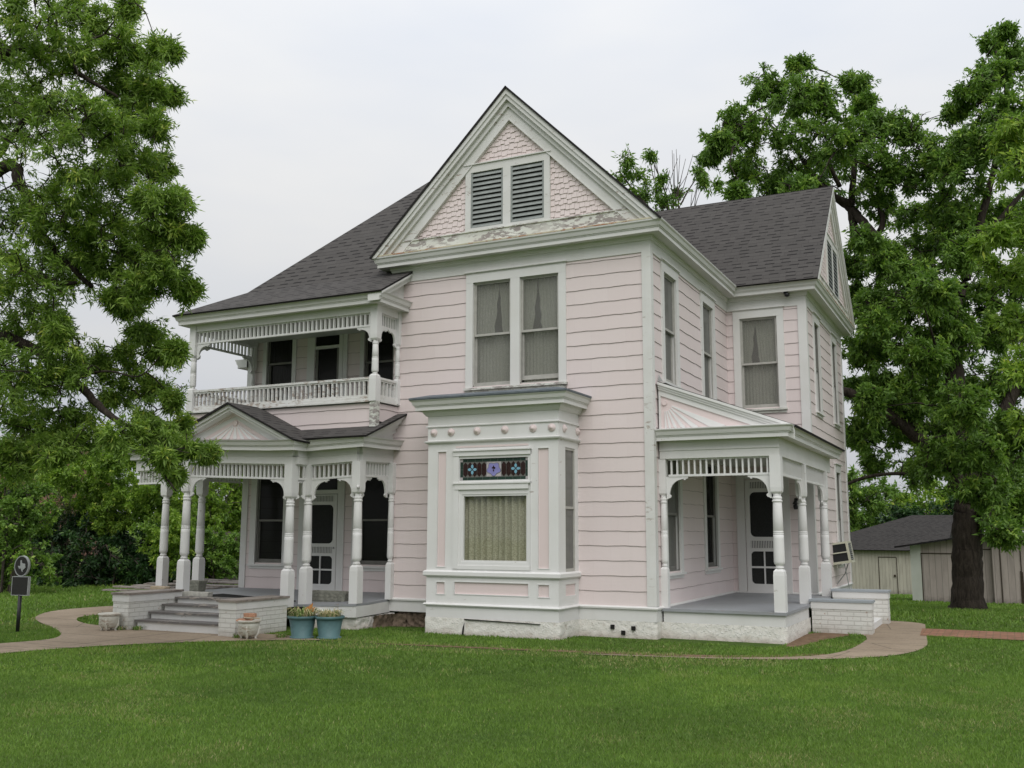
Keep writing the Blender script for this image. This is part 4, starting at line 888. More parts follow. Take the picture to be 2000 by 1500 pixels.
# front side-porch steps between brick cheek walls
st = MB(); 
for k in range(3): st.box(1.96+.30*k, 2.28+.30*k, 2.58, 4.45, -.05, .36-.12*k)
sto = st.build('side_steps', 'white', H)
def cheek(x0, x1, y0, y1, zt, name='cheek_wall', mat='wbrick', cap='grey', capb='white', o=.03, xf=None, label=None):
    b = MB(xf); b.box(x0, x1, y0, y1, -.1, zt-.15); c = b.build(name, mat, H)
    b = MB(xf); b.box(x0-.012, x1+.012, y0-.012, y1+.012, zt-.15, zt-.035); b.build('cap_board', capb, c)
    b = MB(xf); b.box(x0-o-.01, x1+o, y0-o, y1+o, zt-.035, zt); b.build('cap', cap, c)
    if label: c['label'] = label
    return c
MT['bluegrey'] = paint('blue_grey_paint', (.33, .36, .39), wear=.05, grime=.15)
cheek(2.0, 2.95, 2.26, 2.58, .55, cap='bluegrey', label='nearer white brick cheek wall of the side steps')
cheek(2.03, 2.99, 4.45, 4.77, .61, cap='bluegrey', label='farther white brick cheek wall of the side steps')

# ------------------------------------------------------------------ balcony
BLX0, BLX1, BLY, BFZ = -9.20, -4.90, -.72, 3.95
fl = MB(); fl.box(BLX0-.05, -4.98, BLY, 1.08, BFZ-.1, BFZ); bal = fl.build('balcony', 'grey', H, label='upper balcony with slatted railing and turned posts')
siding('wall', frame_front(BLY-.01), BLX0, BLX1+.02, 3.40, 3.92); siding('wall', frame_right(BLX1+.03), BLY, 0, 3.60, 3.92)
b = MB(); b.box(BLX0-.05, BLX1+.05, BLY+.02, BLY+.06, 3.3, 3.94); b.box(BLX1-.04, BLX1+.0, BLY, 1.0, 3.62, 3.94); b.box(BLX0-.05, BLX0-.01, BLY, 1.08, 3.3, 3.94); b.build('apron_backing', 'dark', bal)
b = MB(); b.box(BLX1-.06, BLX1+.075, BLY-.055, BLY+.06, 3.40, 3.95); b.build('corner_board', 'peel', bal, label='peeling corner post below the balcony rail')
ZB = (3.95, 4.44, 5.05, 5.70)
for x, y in ((BLX0, BLY), (BLX1, BLY)): post(x, y, ZB, bal, wdt=.15, sc=.84)
post(BLX1+.035, -.045, ZB, bal, wdt=.10); post(BLX0, 1.02, ZB, bal, wdt=.10)
fringe((BLX0, BLY), (BLX1, BLY), 5.31, 5.56, bal, gap=.098, sw=.05); fringe((BLX1, BLY), (BLX1, -.0), 5.31, 5.56, bal, gap=.085); fringe((BLX0, BLY), (BLX0, 1.08), 5.31, 5.56, bal)
bracket((BLX0+.08, BLY), (1, 0), 5.31, bal, w_=.32, h_=.28); bracket((BLX1-.08, BLY), (-1, 0), 5.31, bal, w_=.32, h_=.28); bracket((BLX1+.01, BLY+.08), (0, 1), 5.31, bal, w_=.26, h_=.28); bracket((BLX1+.02, -.09), (0, -1), 5.31, bal, w_=.26, h_=.3)
bracket((BLX0, BLY+.08), (0, 1), 5.31, bal, w_=.32, h_=.28); bracket((BLX0, 1.0), (0, -1), 5.31, bal, w_=.32, h_=.34)
def railing(p, q, z0, z1, parent, n=None):
    p = Vector((*p, 0)); q = Vector((*q, 0)); d = (q-p).normalized(); p += d*.08; q -= d*.07; Ln = (q-p).length; b = MB()
    b.beam((p.x, p.y, z1-.02), (q.x, q.y, z1-.02), .09, .04); b.beam((p.x, p.y, z1-.055), (q.x, q.y, z1-.055), .06, .03)
    b.beam((p.x, p.y, z0+.02), (q.x, q.y, z0+.02), .06, .05); b.beam((p.x, p.y, z0-.035), (q.x, q.y, z0-.035), .11, .05); b.beam((p.x, p.y, z0-.075), (q.x, q.y, z0-.075), .15, .03)
    n = n or int(Ln/.098)
    for k in range(n): c = p+d*((k+.5)*Ln/n); b.beam((c.x, c.y, z0+.04), (c.x, c.y, z1-.06), .05, .032, up=(d.x, d.y, 0))
    return b.build('balustrade', 'worn2', parent)
MT['worn2'] = paint('flaking_rail_paint', WHITE, wear=.4, grime=.2)
railing((BLX0, BLY), (BLX1, BLY), 4.03, 4.39, bal); railing((BLX1+.01, BLY), (BLX1+.01, -.0), 4.03, 4.39, bal); railing((BLX0, BLY), (BLX0, 1.08), 4.03, 4.39, bal)
b = MB(); b.box(BLX0-.07, BLX1+.07, BLY-.06, BLY+.07, 5.56, 5.70); b.box(BLX1-.06, BLX1+.07, BLY+.07, 0, 5.56, 5.70); b.box(BLX0-.07, BLX0+.06, BLY+.07, 1.08, 5.56, 5.70); b.build('beam', 'white', bal)
b = MB(); b.box(BLX0+.06, BLX1-.06, BLY+.07, 1.08, 5.66, 5.69); b.box(BLX1-.06, BLX1, .0, 0.01, 5.6, 5.7); b.build('porch_ceiling', 'ceil', bal)
sweepobj('cornice', 'white', [(BLX0-.07, 8.5), (BLX0-.07, BLY-.06), (BLX1+.07, BLY-.06), (BLX1+.07, 0)], crown(5.70, .17, 0, .165), bal)
ye = BLY-.06-.27
PS = lambda x0: (lambda a, c, d: (x0+d, a, c))
b = MB()
for d0, d1, w1_ in ((.035, .08, .25), (.08, .12, .22), (.12, .19, .19)):
    zf = lambda y: 5.875+(y+1.07)*.556
    b.prism([(ye+.02, zf(ye+.02)-d0), (0, zf(0)-d0), (0, zf(0)-d1), (ye+.02+ .0, zf(ye+.02)-d1)], -.05, w1_, PS(BLX1+.07))
b.prism([(ye+.2, 5.86), (0, 5.86), (0, 6.40)], -.05, .0, PS(BLX1+.12)); b.build('rake_board', 'white', bal)

# ------------------------------------------------------------------ lower front porch (sagging toward the right)
def sag(x, y, z):
    d = 0
    if x > -8.6: d = min(1, (x+8.6)/2.4)*.105 if x < -6.2 else .105-(min(1, (x+6.2)/1.2))*.05
    f = max(0, min(1, (.9-y)/1.6)); return (x, y, z-d*f)
LPY = -.95; XS = -5.03
fl = MB(sag)
segs = [-9.45, -8.7, -8.2, -7.6, -7.0, -6.5, -6.2, -5.6, -4.95]; ysg = [LPY-.1, -.7, -.3, .4, 1.08]
for a, c in zip(segs[:-1], segs[1:]):
    for d, e in zip(ysg[:-1], ysg[1:]):
        if c <= -4.95 or True: fl.box(a, c, d, e, .46, .50)
for a, c in zip(segs[1:6], segs[2:7]): fl.box(a, c, -1.62, LPY-.1, .46, .50)
lp = fl.build('front_porch', 'grey', H, label='sagging open front porch with turned posts')
b = MB(sag)
for a, c in zip([-6.15, -5.6], [-5.6, -4.98]): b.box(a, c, LPY-.09, LPY-.06, .27, .458)
b.box(-4.98, -4.95, LPY-.09, 0, .27, .458); b.build('skirt_board', 'worn', lp)
ZL = (.50, 1.15, 2.36, 2.93)
LP = [(-6.10, LPY), (XS, LPY)]
post(*LP[0], ZL, lp, sag); post(*LP[1], ZL, lp, sag); post(-4.93, -.055, ZL, lp, sag, wdt=.12)
fringe(LP[0], LP[1], 2.66, 2.93, lp, sag); fringe(LP[1], (XS+.04, -.02), 2.66, 2.93, lp, sag, gap=.09); fringe((-6.2, -1.3), LP[0], 2.66, 2.93, lp, sag, gap=.09)
bracket((LP[0][0]+.08, LPY), (1, 0), 2.66, lp, sag); bracket((LP[1][0]-.08, LPY), (-1, 0), 2.66, lp, sag); bracket((XS, LPY+.08), (0, 1), 2.66, lp, sag, w_=.3); bracket((XS+.04, -.12), (0, -1), 2.66, lp, sag, w_=.3, h_=.36)
bracket((-6.18, -1.22), (.3, .95), 2.66, lp, sag, w_=.16, h_=.34); bracket((-6.12, LPY-.08), (-.3, -.95), 2.66, lp, sag, w_=.16, h_=.34)
def beamline(path, parent, xf, z0=2.93, z1=3.17):
    b = MB(xf); 
    for p, q in zip(path[:-1], path[1:]):
        n = 3
        for k in range(n):
            a = Vector(p).lerp(Vector(q), k/n); c = Vector(p).lerp(Vector(q), (k+1)/n); b.beam((a.x, a.y, (z0+z1)/2), (c.x, c.y, (z0+z1)/2), .14, z1-z0); b.beam((a.x, a.y, z0+.14), (c.x, c.y, z0+.14), .165, .015)
    return b.build('beam', 'white', parent)
beamline([(-6.15, LPY), (XS, LPY), (XS+.03, 0)], lp, sag)
def dens(path, step=.4):
    r = [path[0]]
    for p, q in zip(path[:-1], path[1:]):
        n = max(1, int((Vector(q)-Vector(p)).length/step)); r += [tuple(Vector(p).lerp(Vector(q), k/n)) for k in range(1, n+1)]
    return r
sweepobj('cornice', 'white', dens([(-6.15, LPY-.07), (XS+.07, LPY-.07), (XS+.07, 0)]), crown(3.17, .17, 0, .165), lp, xf=sag)
b = MB(sag); b.box(-9.4, -8.0, LPY+.05, 1.08, 3.05, 3.08); b.box(-8.0, -6.5, LPY+.05, 1.08, 3.05, 3.08); b.box(-6.5, XS, LPY+.05, 1.08, 3.05, 3.08); b.box(-8.6, -7.4, -1.3, LPY+.05, 3.05, 3.08); b.box(-7.4, -6.2, -1.3, LPY+.05, 3.05, 3.08); b.build('porch_ceiling', 'ceil', lp)
yl = LPY-.07-.28; zl0 = 3.345; zw = 3.83
def sag2(x, y, z): return sag(x, y, z)
roofobj('porch_roof', [([(-9.4, yl, zl0), (-7.0, yl, zl0), (-7.0, 0, zw), (-9.4, 0, zw)], (1, 0, 0)), ([(-7.0, yl, zl0), (-4.66, yl, zl0), (-4.66, 0, zw), (-7.0, 0, zw)], (1, 0, 0))], parent=lp, xf=sag)
b = MB(sag); zf = lambda y: zl0+(y-yl)*(zw-zl0)/(-yl)
for d0, d1, w1_ in ((.035, .075, .25), (.075, .11, .22), (.11, .17, .19), (.19, .25, .12), (.27, .34, .06)):
    b.prism([(yl+.04+d0*1.2, zf(yl+.04+d0*1.2)-d0), (0, zf(0)-d0), (0, zf(0)-d1), (yl+.04+d1*1.2, zf(yl+.04+d1*1.2)-d1)], -.05, w1_, PS(XS+.07))
b.prism([(yl+.15, 3.30), (0, 3.30), (0, zw-.03)], -.05, 0, PS(XS+.08)); b.build('rake_board', 'white', lp)
rough_skirt('foundation', [(-6.05, LPY-.02), (-4.98, LPY-.02), (-4.95, -.02), (-4.85, 0)], -.1, .26, 'stucco', .02, .0, 11, sag, label='cracked white plaster foundation of the front porch')
rough_skirt('foundation', [(-4.93, LPY+.35), (-4.90, -.02), (-4.6, .02)], -.1, .22, 'rubble', .03, .045, 13, label='bare rubble where the plaster has fallen')
b = MB(); b.box(-6.3, -6.0, LPY-.1, -.2, -.05, .35); b.build('dark_gap', 'scrap', lp)
b = MB(); b.prism([(-6.02, 0), (-5.45, 0), (-5.55, .3), (-5.93, .36)], LPY-.04, LPY-.16, lambda a, c, d: (a, d, c)); b.build('broken_plaster', 'stucco', lp)
# porch meter box / hose bib on the corner post
b = MB(); b.tube([(XS+.06, LPY-.08, 2.41), (XS+.09, LPY-.15, 2.43), (XS+.10, LPY-.16, 2.40)], .022, 8); b.build('hose_bib', 'clean', lp, True)
# gabled entry portico
PX0, PX1, PY = -8.63, -6.22, -1.30
pm = MB(sag); 
por = lp
post(PX0, PY, ZL, por, sag); post(PX1, PY, (.47, 1.12, 2.33, 2.93), por, sag)
fringe((PX0, PY), (PX1, PY), 2.66, 2.93, por, sag, gap=.092); 
bracket((PX0+.08, PY), (1, 0), 2.66, por, sag); bracket((PX1-.08, PY), (-1, 0), 2.66, por, sag)
beamline([(PX0-.07, PY), (PX1+.07, PY), (-6.15, LPY)], por, sag)
sweepobj('cornice', 'white', dens([(PX0-.6, PY-.07+.25), (PX0-.07, PY-.07), (PX1+.07, PY-.07), (PX1+.10, LPY-.05)]), crown(3.17, .15, 0, .165), por, xf=sag)
gx = (PX0+PX1)/2-.05; ghw = (PX1-PX0)/2+.33; gz0, gz1 = 3.34, 4.02; pyf = PY-.07-.25
roofobj('portico_roof', [([(gx, pyf, gz1), (gx-ghw, pyf, gz0), (gx-ghw, -.70, gz0), (gx, -.70, gz1)], (0, 1, 0)), ([(gx, pyf, gz1), (gx+ghw, pyf, gz0), (gx+ghw+.15, -.70, gz0-.08), (gx, -.70, gz1)], (0, 1, 0))], parent=por, xf=sag)
b = MB(sag); b.prism([(gx-ghw+.15, gz0-.02), (gx+ghw-.15, gz0-.02), (gx, gz1-.08)], -.03, .0, PF(PY-.06)); b.build('tympanum', 'clean', por)
b = MB(sag); sl2 = (gz1-gz0)/ghw
for d0, d1, w1_ in ((.03, .10, .22), (.10, .15, .185)):
    for sx in (-1, 1): b.prism([(gx, gz1-d0), (gx+sx*(ghw-d0/sl2*.6), gz0+ (d0/sl2*.6)*sl2-d0+.0), (gx+sx*(ghw-d1/sl2*.6-.05), gz0+(d1/sl2*.6+.05)*sl2-d1), (gx, gz1-d1)], -.03, w1_, PF(PY-.06))
b.build('rake_board', 'white', por)
b = MB(sag)
for sx in (-1, 1): b.prism([(gx, gz1-.15), (gx+sx*(ghw-.30), gz0+.03), (gx+sx*(ghw-.42), gz0+.03), (gx, gz1-.225)], -.03, .02, PF(PY-.06))
b.build('pink_band', 'pink', por)
fp = [(gx-.60+1.2*k/13, gz0+.025) for k in range(14)]
sunburst(gx, gz1-.36, fp, PY-.066, por, sag, r0=.075, m1='clean', m2='pink')
b = MB(sag); b.prism([(gx-.78, gz0+.02), (gx+.78, gz0+.02), (gx, gz1-.29)], -.02, .0045, PF(PY-.06)); b.build('pediment_panel', 'pink', por)
# broken wrap-round corner of the porch at the left
post(-9.5, 0.0, ZL, lp); post(-10.62, .15, ZL, lp)
fringe((-9.45, .05), (-9.45, 1.08), 2.66, 2.93, lp, gap=.085, mat='white', posts=.02); fringe((-10.62, .15), (-11.62, .30), 2.64, 2.93, lp, posts=.05)
wrap = [(-12.2, 3.2), (-12.0, 1.2), (-11.6, .30), (-10.62, .15), (-9.5, -.55), (-8.75, -1.05)]
b = MB()
for p, q in zip(wrap[:-1], wrap[1:]): b.beam((*p, 3.05), (*q, 3.05), .14, .24)
b.build('beam', 'white', lp)
sweepobj('cornice', 'white', wrap, crown(3.17, .17, 0, .165), lp)
wo = []
roofobj('porch_roof', [([(-11.75, -.02, 3.35), (-10.5, -.13, 3.35), (-9.4, 1.1, 3.75)], (1, 0, 0)), ([(-10.5, -.13, 3.35), (-8.8, -1.25, 3.35), (-8.8, -.4, 3.7), (-9.4, 1.1, 3.75)], (1, 0, 0)), ([(-12.5, 3.2, 3.35), (-12.25, 1.0, 3.35), (-11.75, -.02, 3.35), (-9.4, 1.1, 3.75), (-9.4, 3.2, 3.75)], (0, 1, 0))], parent=lp)
b = MB(); b.box(-11.5, -9.45, .25, 3.2, 3.02, 3.05); b.build('porch_ceiling', 'ceil', lp)
bd = MB(); rnd = random.Random(3)
for k in range(16):
    y = -.5+k*.22; x0 = -11.3-.10*k+rnd.uniform(-.35, .3) if k < 9 else -12.2+rnd.uniform(-.4, .3); z = .485+rnd.uniform(-.03, .03); t = rnd.uniform(-.05, .05)
    bd.beam((x0, y, z+t), (-9.42, y+rnd.uniform(-.05, .05), z-.0), .19, .028)
bd.build('decking_board', 'wood', lp, label='loose weathered porch boards jutting out')
b = MB(); b.box(-10.9, -9.45, -.3, -.15, .1, .42); b.box(-11.4, -11.25, .2, 3, .1, .42); b.box(-9.6, -9.45, -.9, 1, 0, .44); b.build('skirt_board', 'worn', lp)
sweepobj('cornice', 'white', [(-9.37, 4.0), (-9.37, 1.0)], crown(5.14, .25), H)
# front steps
def ff(x): return 0
st = MB(); tr = MB()
lev = [(-2.66, -2.36, .17), (-2.36, -2.06, .285), (-2.06, -1.76, .395), (-1.76, -1.50, .50)]
for k, (y0, y1, z) in enumerate(lev):
    st.box(-8.30, -6.33, y0+.02, -1.5, -.05 if k == 0 else lev[k-1][2]-.01, z-.03)
    tr.box(-8.34, -6.33, y0-.015, y1+.05, z-.03, z)
sto = st.build('front_steps', 'worn', H, label='four broad wooden front steps with dark worn treads'); tr.build('tread', 'tread', sto)
cheek(-8.72, -8.36, -2.80, -1.60, .62, cap='wood', capb='worn', label='left white brick cheek wall of the front steps')
cheek(-6.32, -5.97, -2.85, -1.60, .575, cap='wood', capb='worn', label='right white brick cheek wall of the front steps')
# left trim: downspout-like white lattice sliver behind the corner
b = MB(); b.box(-9.62, -9.56, 2.2, 2.26, .4, 3.0); b.build('corner_trim', 'white', lp)
# flashing tag at top of side porch roof
b = MB(); b.prism([(.02, 4.13), (.10, 4.12), (.03, 4.24)], -.02, .0, PF(SPY+.02)); b.build('flashing', 'silver', sp)

# ------------------------------------------------------------------ window cooler
ac = thing('window_cooler', 'boxy cream evaporative window cooler tilted outward on the wing wall', 'air cooler', (1.80, 7.62, 1.0))
Mt = Matrix.Rotation(R(-9), 4, 'Y'); 
def axf(x, y, z): v = Mt @ Vector((x, y, z)); return (v.x, v.y, v.z)
b = MB(axf); W_, D_, H2 = .42, .60, .46
for bx in ((-W_/2, W_/2, -D_/2, D_/2, -.0, .05), (-W_/2, W_/2, -D_/2, D_/2, H2-.04, H2)): b.box(*bx)
for i in (-1, 1):
    for j in (-1, 1): b.box(i*W_/2-(.05 if i > 0 else 0), i*W_/2+(.05 if i < 0 else 0), j*D_/2-(.05 if j > 0 else 0), j*D_/2+(.05 if j < 0 else 0), .05, H2-.04)
b.box(-W_/2+.05, W_/2-.05, -D_/2-.004, -D_/2+.01, .225, .25); b.build('cabinet', 'cream', ac)
b = MB(axf); b.box(-W_/2+.03, W_/2-.03, -D_/2+.03, D_/2-.03, .04, H2-.03); b.build('cooler_pad', 'black', ac)
b = MB(axf)
for k in range(9): z = .07+k*.042; b.box(W_/2-.028, W_/2-.006, -D_/2+.05, D_/2-.05, z, z+.016)
b.build('louvre_grille', 'silver', ac)
b = MB(); b.tube([(.12, -.2, 0), (.02, .0, -.22), (-.17, .1, -.45)], .012, 6); b.build('support_strut', 'silver', ac); b = MB(); b.tube([(.05, -.25, 0), (.08, -.1, -.30), (.10, .0, -.58), (.12, -.1, -.95)], .01, 6); b.build('drain_hose', 'silver', ac)

# ------------------------------------------------------------------ pots, urns, troughs, blocks, mat
def planter_pot(x, y, label):
    o = thing('planter_pot', label, 'planter', (x, y, 0), 'teal plastic pots at the porch foot')
    b = MB(); b.lathe([(.155, 0), (.165, .0), (.17, .04), (.163, .045), (.205, .30), (.205, .305), (.232, .305), (.235, .345), (.222, .35), (.215, .31), (.20, .30)], 0, 0, 0, 28, caps=False); b.build('pot_body', 'teal', o, True)
    b = MB(); b.lathe([(.001, .305), (.205, .305)], 0, 0, 0, 20, caps=False); b.build('soil', 'soil', o)
    b = MB(); b.lathe([(.18, 0), (.19, .01), (.19, .03), (.17, .035)], 0, 0, 0, 28); b.build('saucer', 'teal', o, True); return o
def grasses(name, x, y, z, r, n, hmin, hmax, mats, label, cat, seed, droop=.5, group=None):
    rnd = random.Random(seed); b = MB()
    for k in range(n):
        b.cur = rnd.choices(range(len(mats)), weights=[3, 2, 1][:len(mats)])[0]; a = rnd.uniform(0, 6.28); rr = r*math.sqrt(rnd.random()); px, py = rr*math.cos(a), rr*math.sin(a); h = rnd.uniform(hmin, hmax); l = rnd.uniform(.2, 1)*droop
        dx, dy = math.cos(a)*l*h, math.sin(a)*l*h; w_ = .006; nx, ny = -math.sin(a)*w_, math.cos(a)*w_
        m_ = (px+dx*.5, py+dy*.5, h*.75); e = (px+dx*1.6, py+dy*1.6, h*(1-l*.9))
        b.add([(px-nx, py-ny, 0), (px+nx, py+ny, 0), (m_[0]+nx, m_[1]+ny, m_[2]), (m_[0]-nx, m_[1]-ny, m_[2]), e], [(0, 1, 2, 3), (3, 2, 4)])
    o = b.build(name, mats, loc=None); o.location = (x, y, z); return tag(o, label, cat, group)
PA, PB = (-4.99, -2.43), (-4.58, -2.28)
planter_pot(*PA, 'teal plastic planter pot, left of the two beside each other'); planter_pot(*PB, 'teal plastic planter pot, right of the two beside each other')
grasses('dry_plant', PA[0], PA[1], .30, .19, 260, .08, .24, ['straw', 'weed', 'weed'], 'half-dead tangled weeds spilling from the left teal pot', 'plant', 1, .8)
grasses('dry_plant', PB[0], PB[1], .30, .19, 240, .07, .2, ['straw', 'straw', 'weed'], 'dry straw-coloured growth filling the right teal pot', 'plant', 2, .6)
b = MB()
for k, (dx, dz, an) in enumerate(((.0, .1, 30), (.05, .13, 60), (-.04, .06, 10), (.08, .08, 45))):
    c = Vector((dx, 0, dz)); a = R(an); u = Vector((math.cos(a), .2, math.sin(a)))*.07; v = Vector((-math.sin(a), .1, math.cos(a)))*.035
    b.add([c-u, c-v+Vector((0, .01, 0)), c+u, c+v], [(0, 1, 2, 3)])
b.tube([(0, 0, 0), (.01, 0, .06), (.0, 0, .12)], .005, 5); o = b.build('dead_leaf', 'deadleaf'); o.location = (PA[0]+.1, PA[1], .36); tag(o, 'curled orange dead leaf standing between the teal pots', 'leaf')
def urn(x, y, label, s=1.0):
    o = thing('garden_urn', label, 'urn', (x, y, 0), 'footed white garden urns by the front steps'); b = MB()
    b.lathe([(.001, .045), (.09, .05), (.13, .08), (.155, .14), (.16, .20), (.165, .235), (.155, .245), (.17, .255), (.185, .27), (.185, .285), (.165, .295), (.15, .27), (.14, .22), (.001, .2)], 0, 0, 0, 26, s, False); b.build('bowl', 'urn', o, True)
    for k in range(4):
        a = k*math.pi/2+.5; b = MB(); b.tube([(.155*math.cos(a), .155*math.sin(a), .21), (.150*math.cos(a), .150*math.sin(a), .10), (.105*math.cos(a), .105*math.sin(a), .045), (.11*math.cos(a), .11*math.sin(a), .01), (.125*math.cos(a), .125*math.sin(a), 0)], [.014, .02, .022, .016, .024], 8); b.build('foot', 'urn', o, True)
    b = MB(); b.add([(.135*math.cos(k*.524), .135*math.sin(k*.524), .245) for k in range(12)], [tuple(range(12))]); b.build('soil', 'soil', o); return o
urn(-8.57, -3.0, 'empty weathered white urn left of the front steps'); urn(-5.64, -2.92, 'weathered white urn holding broken bricks, right of the front steps')
def chunk(name, x, y, z, sx, sy, sz, rot, mat, label, cat, group=None, seed=0):
    rnd = random.Random(seed); b = MB(); v = [(i*sx/2*rnd.uniform(.86, 1.08), j*sy/2*rnd.uniform(.86, 1.08), k*sz*rnd.uniform(.9, 1.05)) for k in (0, 1) for j in (-1, 1) for i in (-1, 1)]
    b.add(v, [(0, 1, 3, 2), (4, 6, 7, 5), (0, 4, 5, 1), (1, 5, 7, 3), (3, 7, 6, 2), (2, 6, 4, 0)]); o = b.build(name, mat); o.location = (x, y, z); o.rotation_euler = rot
    md = o.modifiers.new('b', 'BEVEL'); md.width = .006; md.segments = 2; return tag(o, label, cat, group)
chunk('broken_tile', -5.68, -2.94, .29, .27, .22, .022, (.05, -.06, .4), 'terra', 'flat broken tile lying across the right urn rim', 'tile', seed=1)
chunk('broken_tile', -5.60, -2.92, .315, .22, .17, .02, (0, .1, 1.1), 'tan', 'tan stone slab on top of the broken tile in the right urn', 'stone', seed=2)
chunk('brick', -5.62, -2.92, .34, .19, .10, .055, (0, 0, .25), 'terra', 'reddish brick topmost of the pile in the right urn', 'brick', seed=3)
def troughp(x, y, z, L_, label, rot=0, W2=.25, hh=.20):
    o = thing('trough_planter', label, 'planter', (x, y, z)); o.rotation_euler = (0, 0, rot); b = MB(); n = 2
    def ring(l, w_, z): return [(-l/2, -w_/2, z), (l/2, -w_/2, z), (l/2, w_/2, z), (-l/2, w_/2, z)]
    R_ = [ring(L_*.86, W2*.8, 0), ring(L_*.86, W2*.8, .02), ring(L_*.88, W2*.84, .03), ring(L_*.95, W2*.95, hh-.05), ring(L_, W2, hh-.04), ring(L_*1.02, W2*1.05, hh), ring(L_*.96, W2*.9, hh), ring(L_*.92, W2*.84, hh-.05)]
    vs = [p for r in R_ for p in r]; fs = [(i*4+k, i*4+(k+1) % 4, (i+1)*4+(k+1) % 4, (i+1)*4+k) for i in range(len(R_)-1) for k in range(4)]+[(3, 2, 1, 0), tuple(28+k for k in range(4))]
    b.add(vs, fs); b.build('trough', 'trough', o)
    b = MB(); m = max(2, int(L_/.17))
    for k in range(m):
        cx = -L_*.40+L_*.8*(k+.5)/m
        for q, rr in ((0, .055), (1, .032)):
            pts = [(cx+rr*math.cos(t*.5), -W2*.465, hh*.48+rr*math.sin(t*.5)) for t in range(12 if q == 0 else 10)]; b.tube(pts, .007, 5)
    b.build('scroll_relief', 'trough', o, True)
    b = MB(); b.box(-L_*.45, L_*.45, -W2*.40, W2*.40, hh-.055, hh-.045); b.build('soil', 'soil', o); return o
troughp(-5.95, -.42, .40, .86, 'long mossy stone trough with scroll relief in front of the front door')
troughp(-9.15, -.45, .50, .36, 'small square scroll-carved stone planter between the left porch posts', 0.2, .30, .21)
for i, (x, y, lb) in enumerate(((-8.32, -1.40, 'concrete block lying beside the left portico post'), (-8.02, -1.42, 'concrete block at the top of the steps, right of the other block'))):
    chunk('concrete_block', x, y, .49, .30, .16, .085, (0, 0, .1+.1*i), 'concrete', lb, 'block', 'concrete blocks on the porch edge', 5+i)
chunk('concrete_block', -9.9, -.6, .50, .32, .2, .09, (0, .05, .3), 'tan', 'tan block resting on the loose porch boards', 'block', None, 9)
b = MB(sag)
for a, c in zip([-8.2, -7.6, -7.0], [-7.6, -7.0, -6.5]): b.box(a, c, -1.56, -.7, .504, .522)
o = b.build('door_mat', 'mat'); tag(o, 'black rubber mat at the top of the front steps', 'mat')
for k, (x, y, lb) in enumerate(((-8.45, -2.86, 'small green weed at the left cheek wall foot'), (-8.2, -2.72, 'small green weed at the left end of the bottom step'), (-5.85, -2.9, 'green weed tuft against the right cheek wall'), (-5.3, -2.55, 'green weed tuft between the urn and the teal pots'))):
    grasses('weed_tuft', x, y, 0, .09, 60, .04, .11, ['weed', 'weed', 'straw'], lb, 'weed', 40+k, .7)
# historical marker
mk = thing('historical_marker', 'dark metal historical marker on a post with a round state-outline medallion', 'marker', (*G((34, 1235))[0], 0))
b = MB(); b.tube([(0, 0, -.1), (0, 0, .62)], .03, 12); b.build('post', 'black', mk, True)
mang = .12; mr_ = Matrix.Rotation(mang, 4, 'Z')
def mxf(x, y, z): v = mr_ @ Vector((x, y, z)); return (v.x, v.y, v.z)
b = MB(mxf); b.box(-.17, .17, -.02, .02, .60, .90); b.build('plaque', 'brown', mk)
b = MB(mxf); 
for e in ((-.175, -.165, .595, .905), (.165, .175, .595, .905), (-.165, .165, .595, .605), (-.165, .165, .895, .905)): b.box(e[0], e[1], -.026, .026, e[2], e[3])
b.build('plaque_rim', 'silver', mk)
b = MB(mxf); b.T = lambda x, y, z: (x, z, 1.075+y*1.12); b.lathe([(.001, -.014), (.14, -.014), (.14, .014), (.001, .014)], 0, 0, 0, 32); b.T = None; b.build('medallion', 'brown', mk)
b = MB(mxf); b.T = lambda x, y, z: (x, z, 1.075+y*1.12); b.lathe([(.138, -.02), (.152, -.02), (.152, .02), (.138, .02), (.138, -.02)], 0, 0, 0, 32, caps=False); b.build('medallion_rim', 'silver', mk)
TX = [(-.28, 1), (.02, 1), (.02, .55), (.3, .45), (.62, .42), (.85, .38), (.88, -.05), (.95, -.2), (.85, -.35), (.5, -.6), (.35, -.75), (.38, -1), (.2, -.95), (.02, -.7), (-.1, -.45), (-.3, -.35), (-.42, -.5), (-.62, -.3), (-.85, .02), (-.28, .02)]
b = MB(mxf); b.prism([(p*.09, 1.075+q*.095) for p, q in TX], -.022, -.012, lambda a, c, d: (a, d, c)); b.build('state_outline', 'silver', mk)
b = MB(mxf)
for k in range(11): z = .87-k*.022; b.box(-.14+.004*(k % 3), .14-.013*((k*7) % 4), -.0225, -.0195, z, z+.008)
b.build('raised_text', 'silver2', mk) if False else None

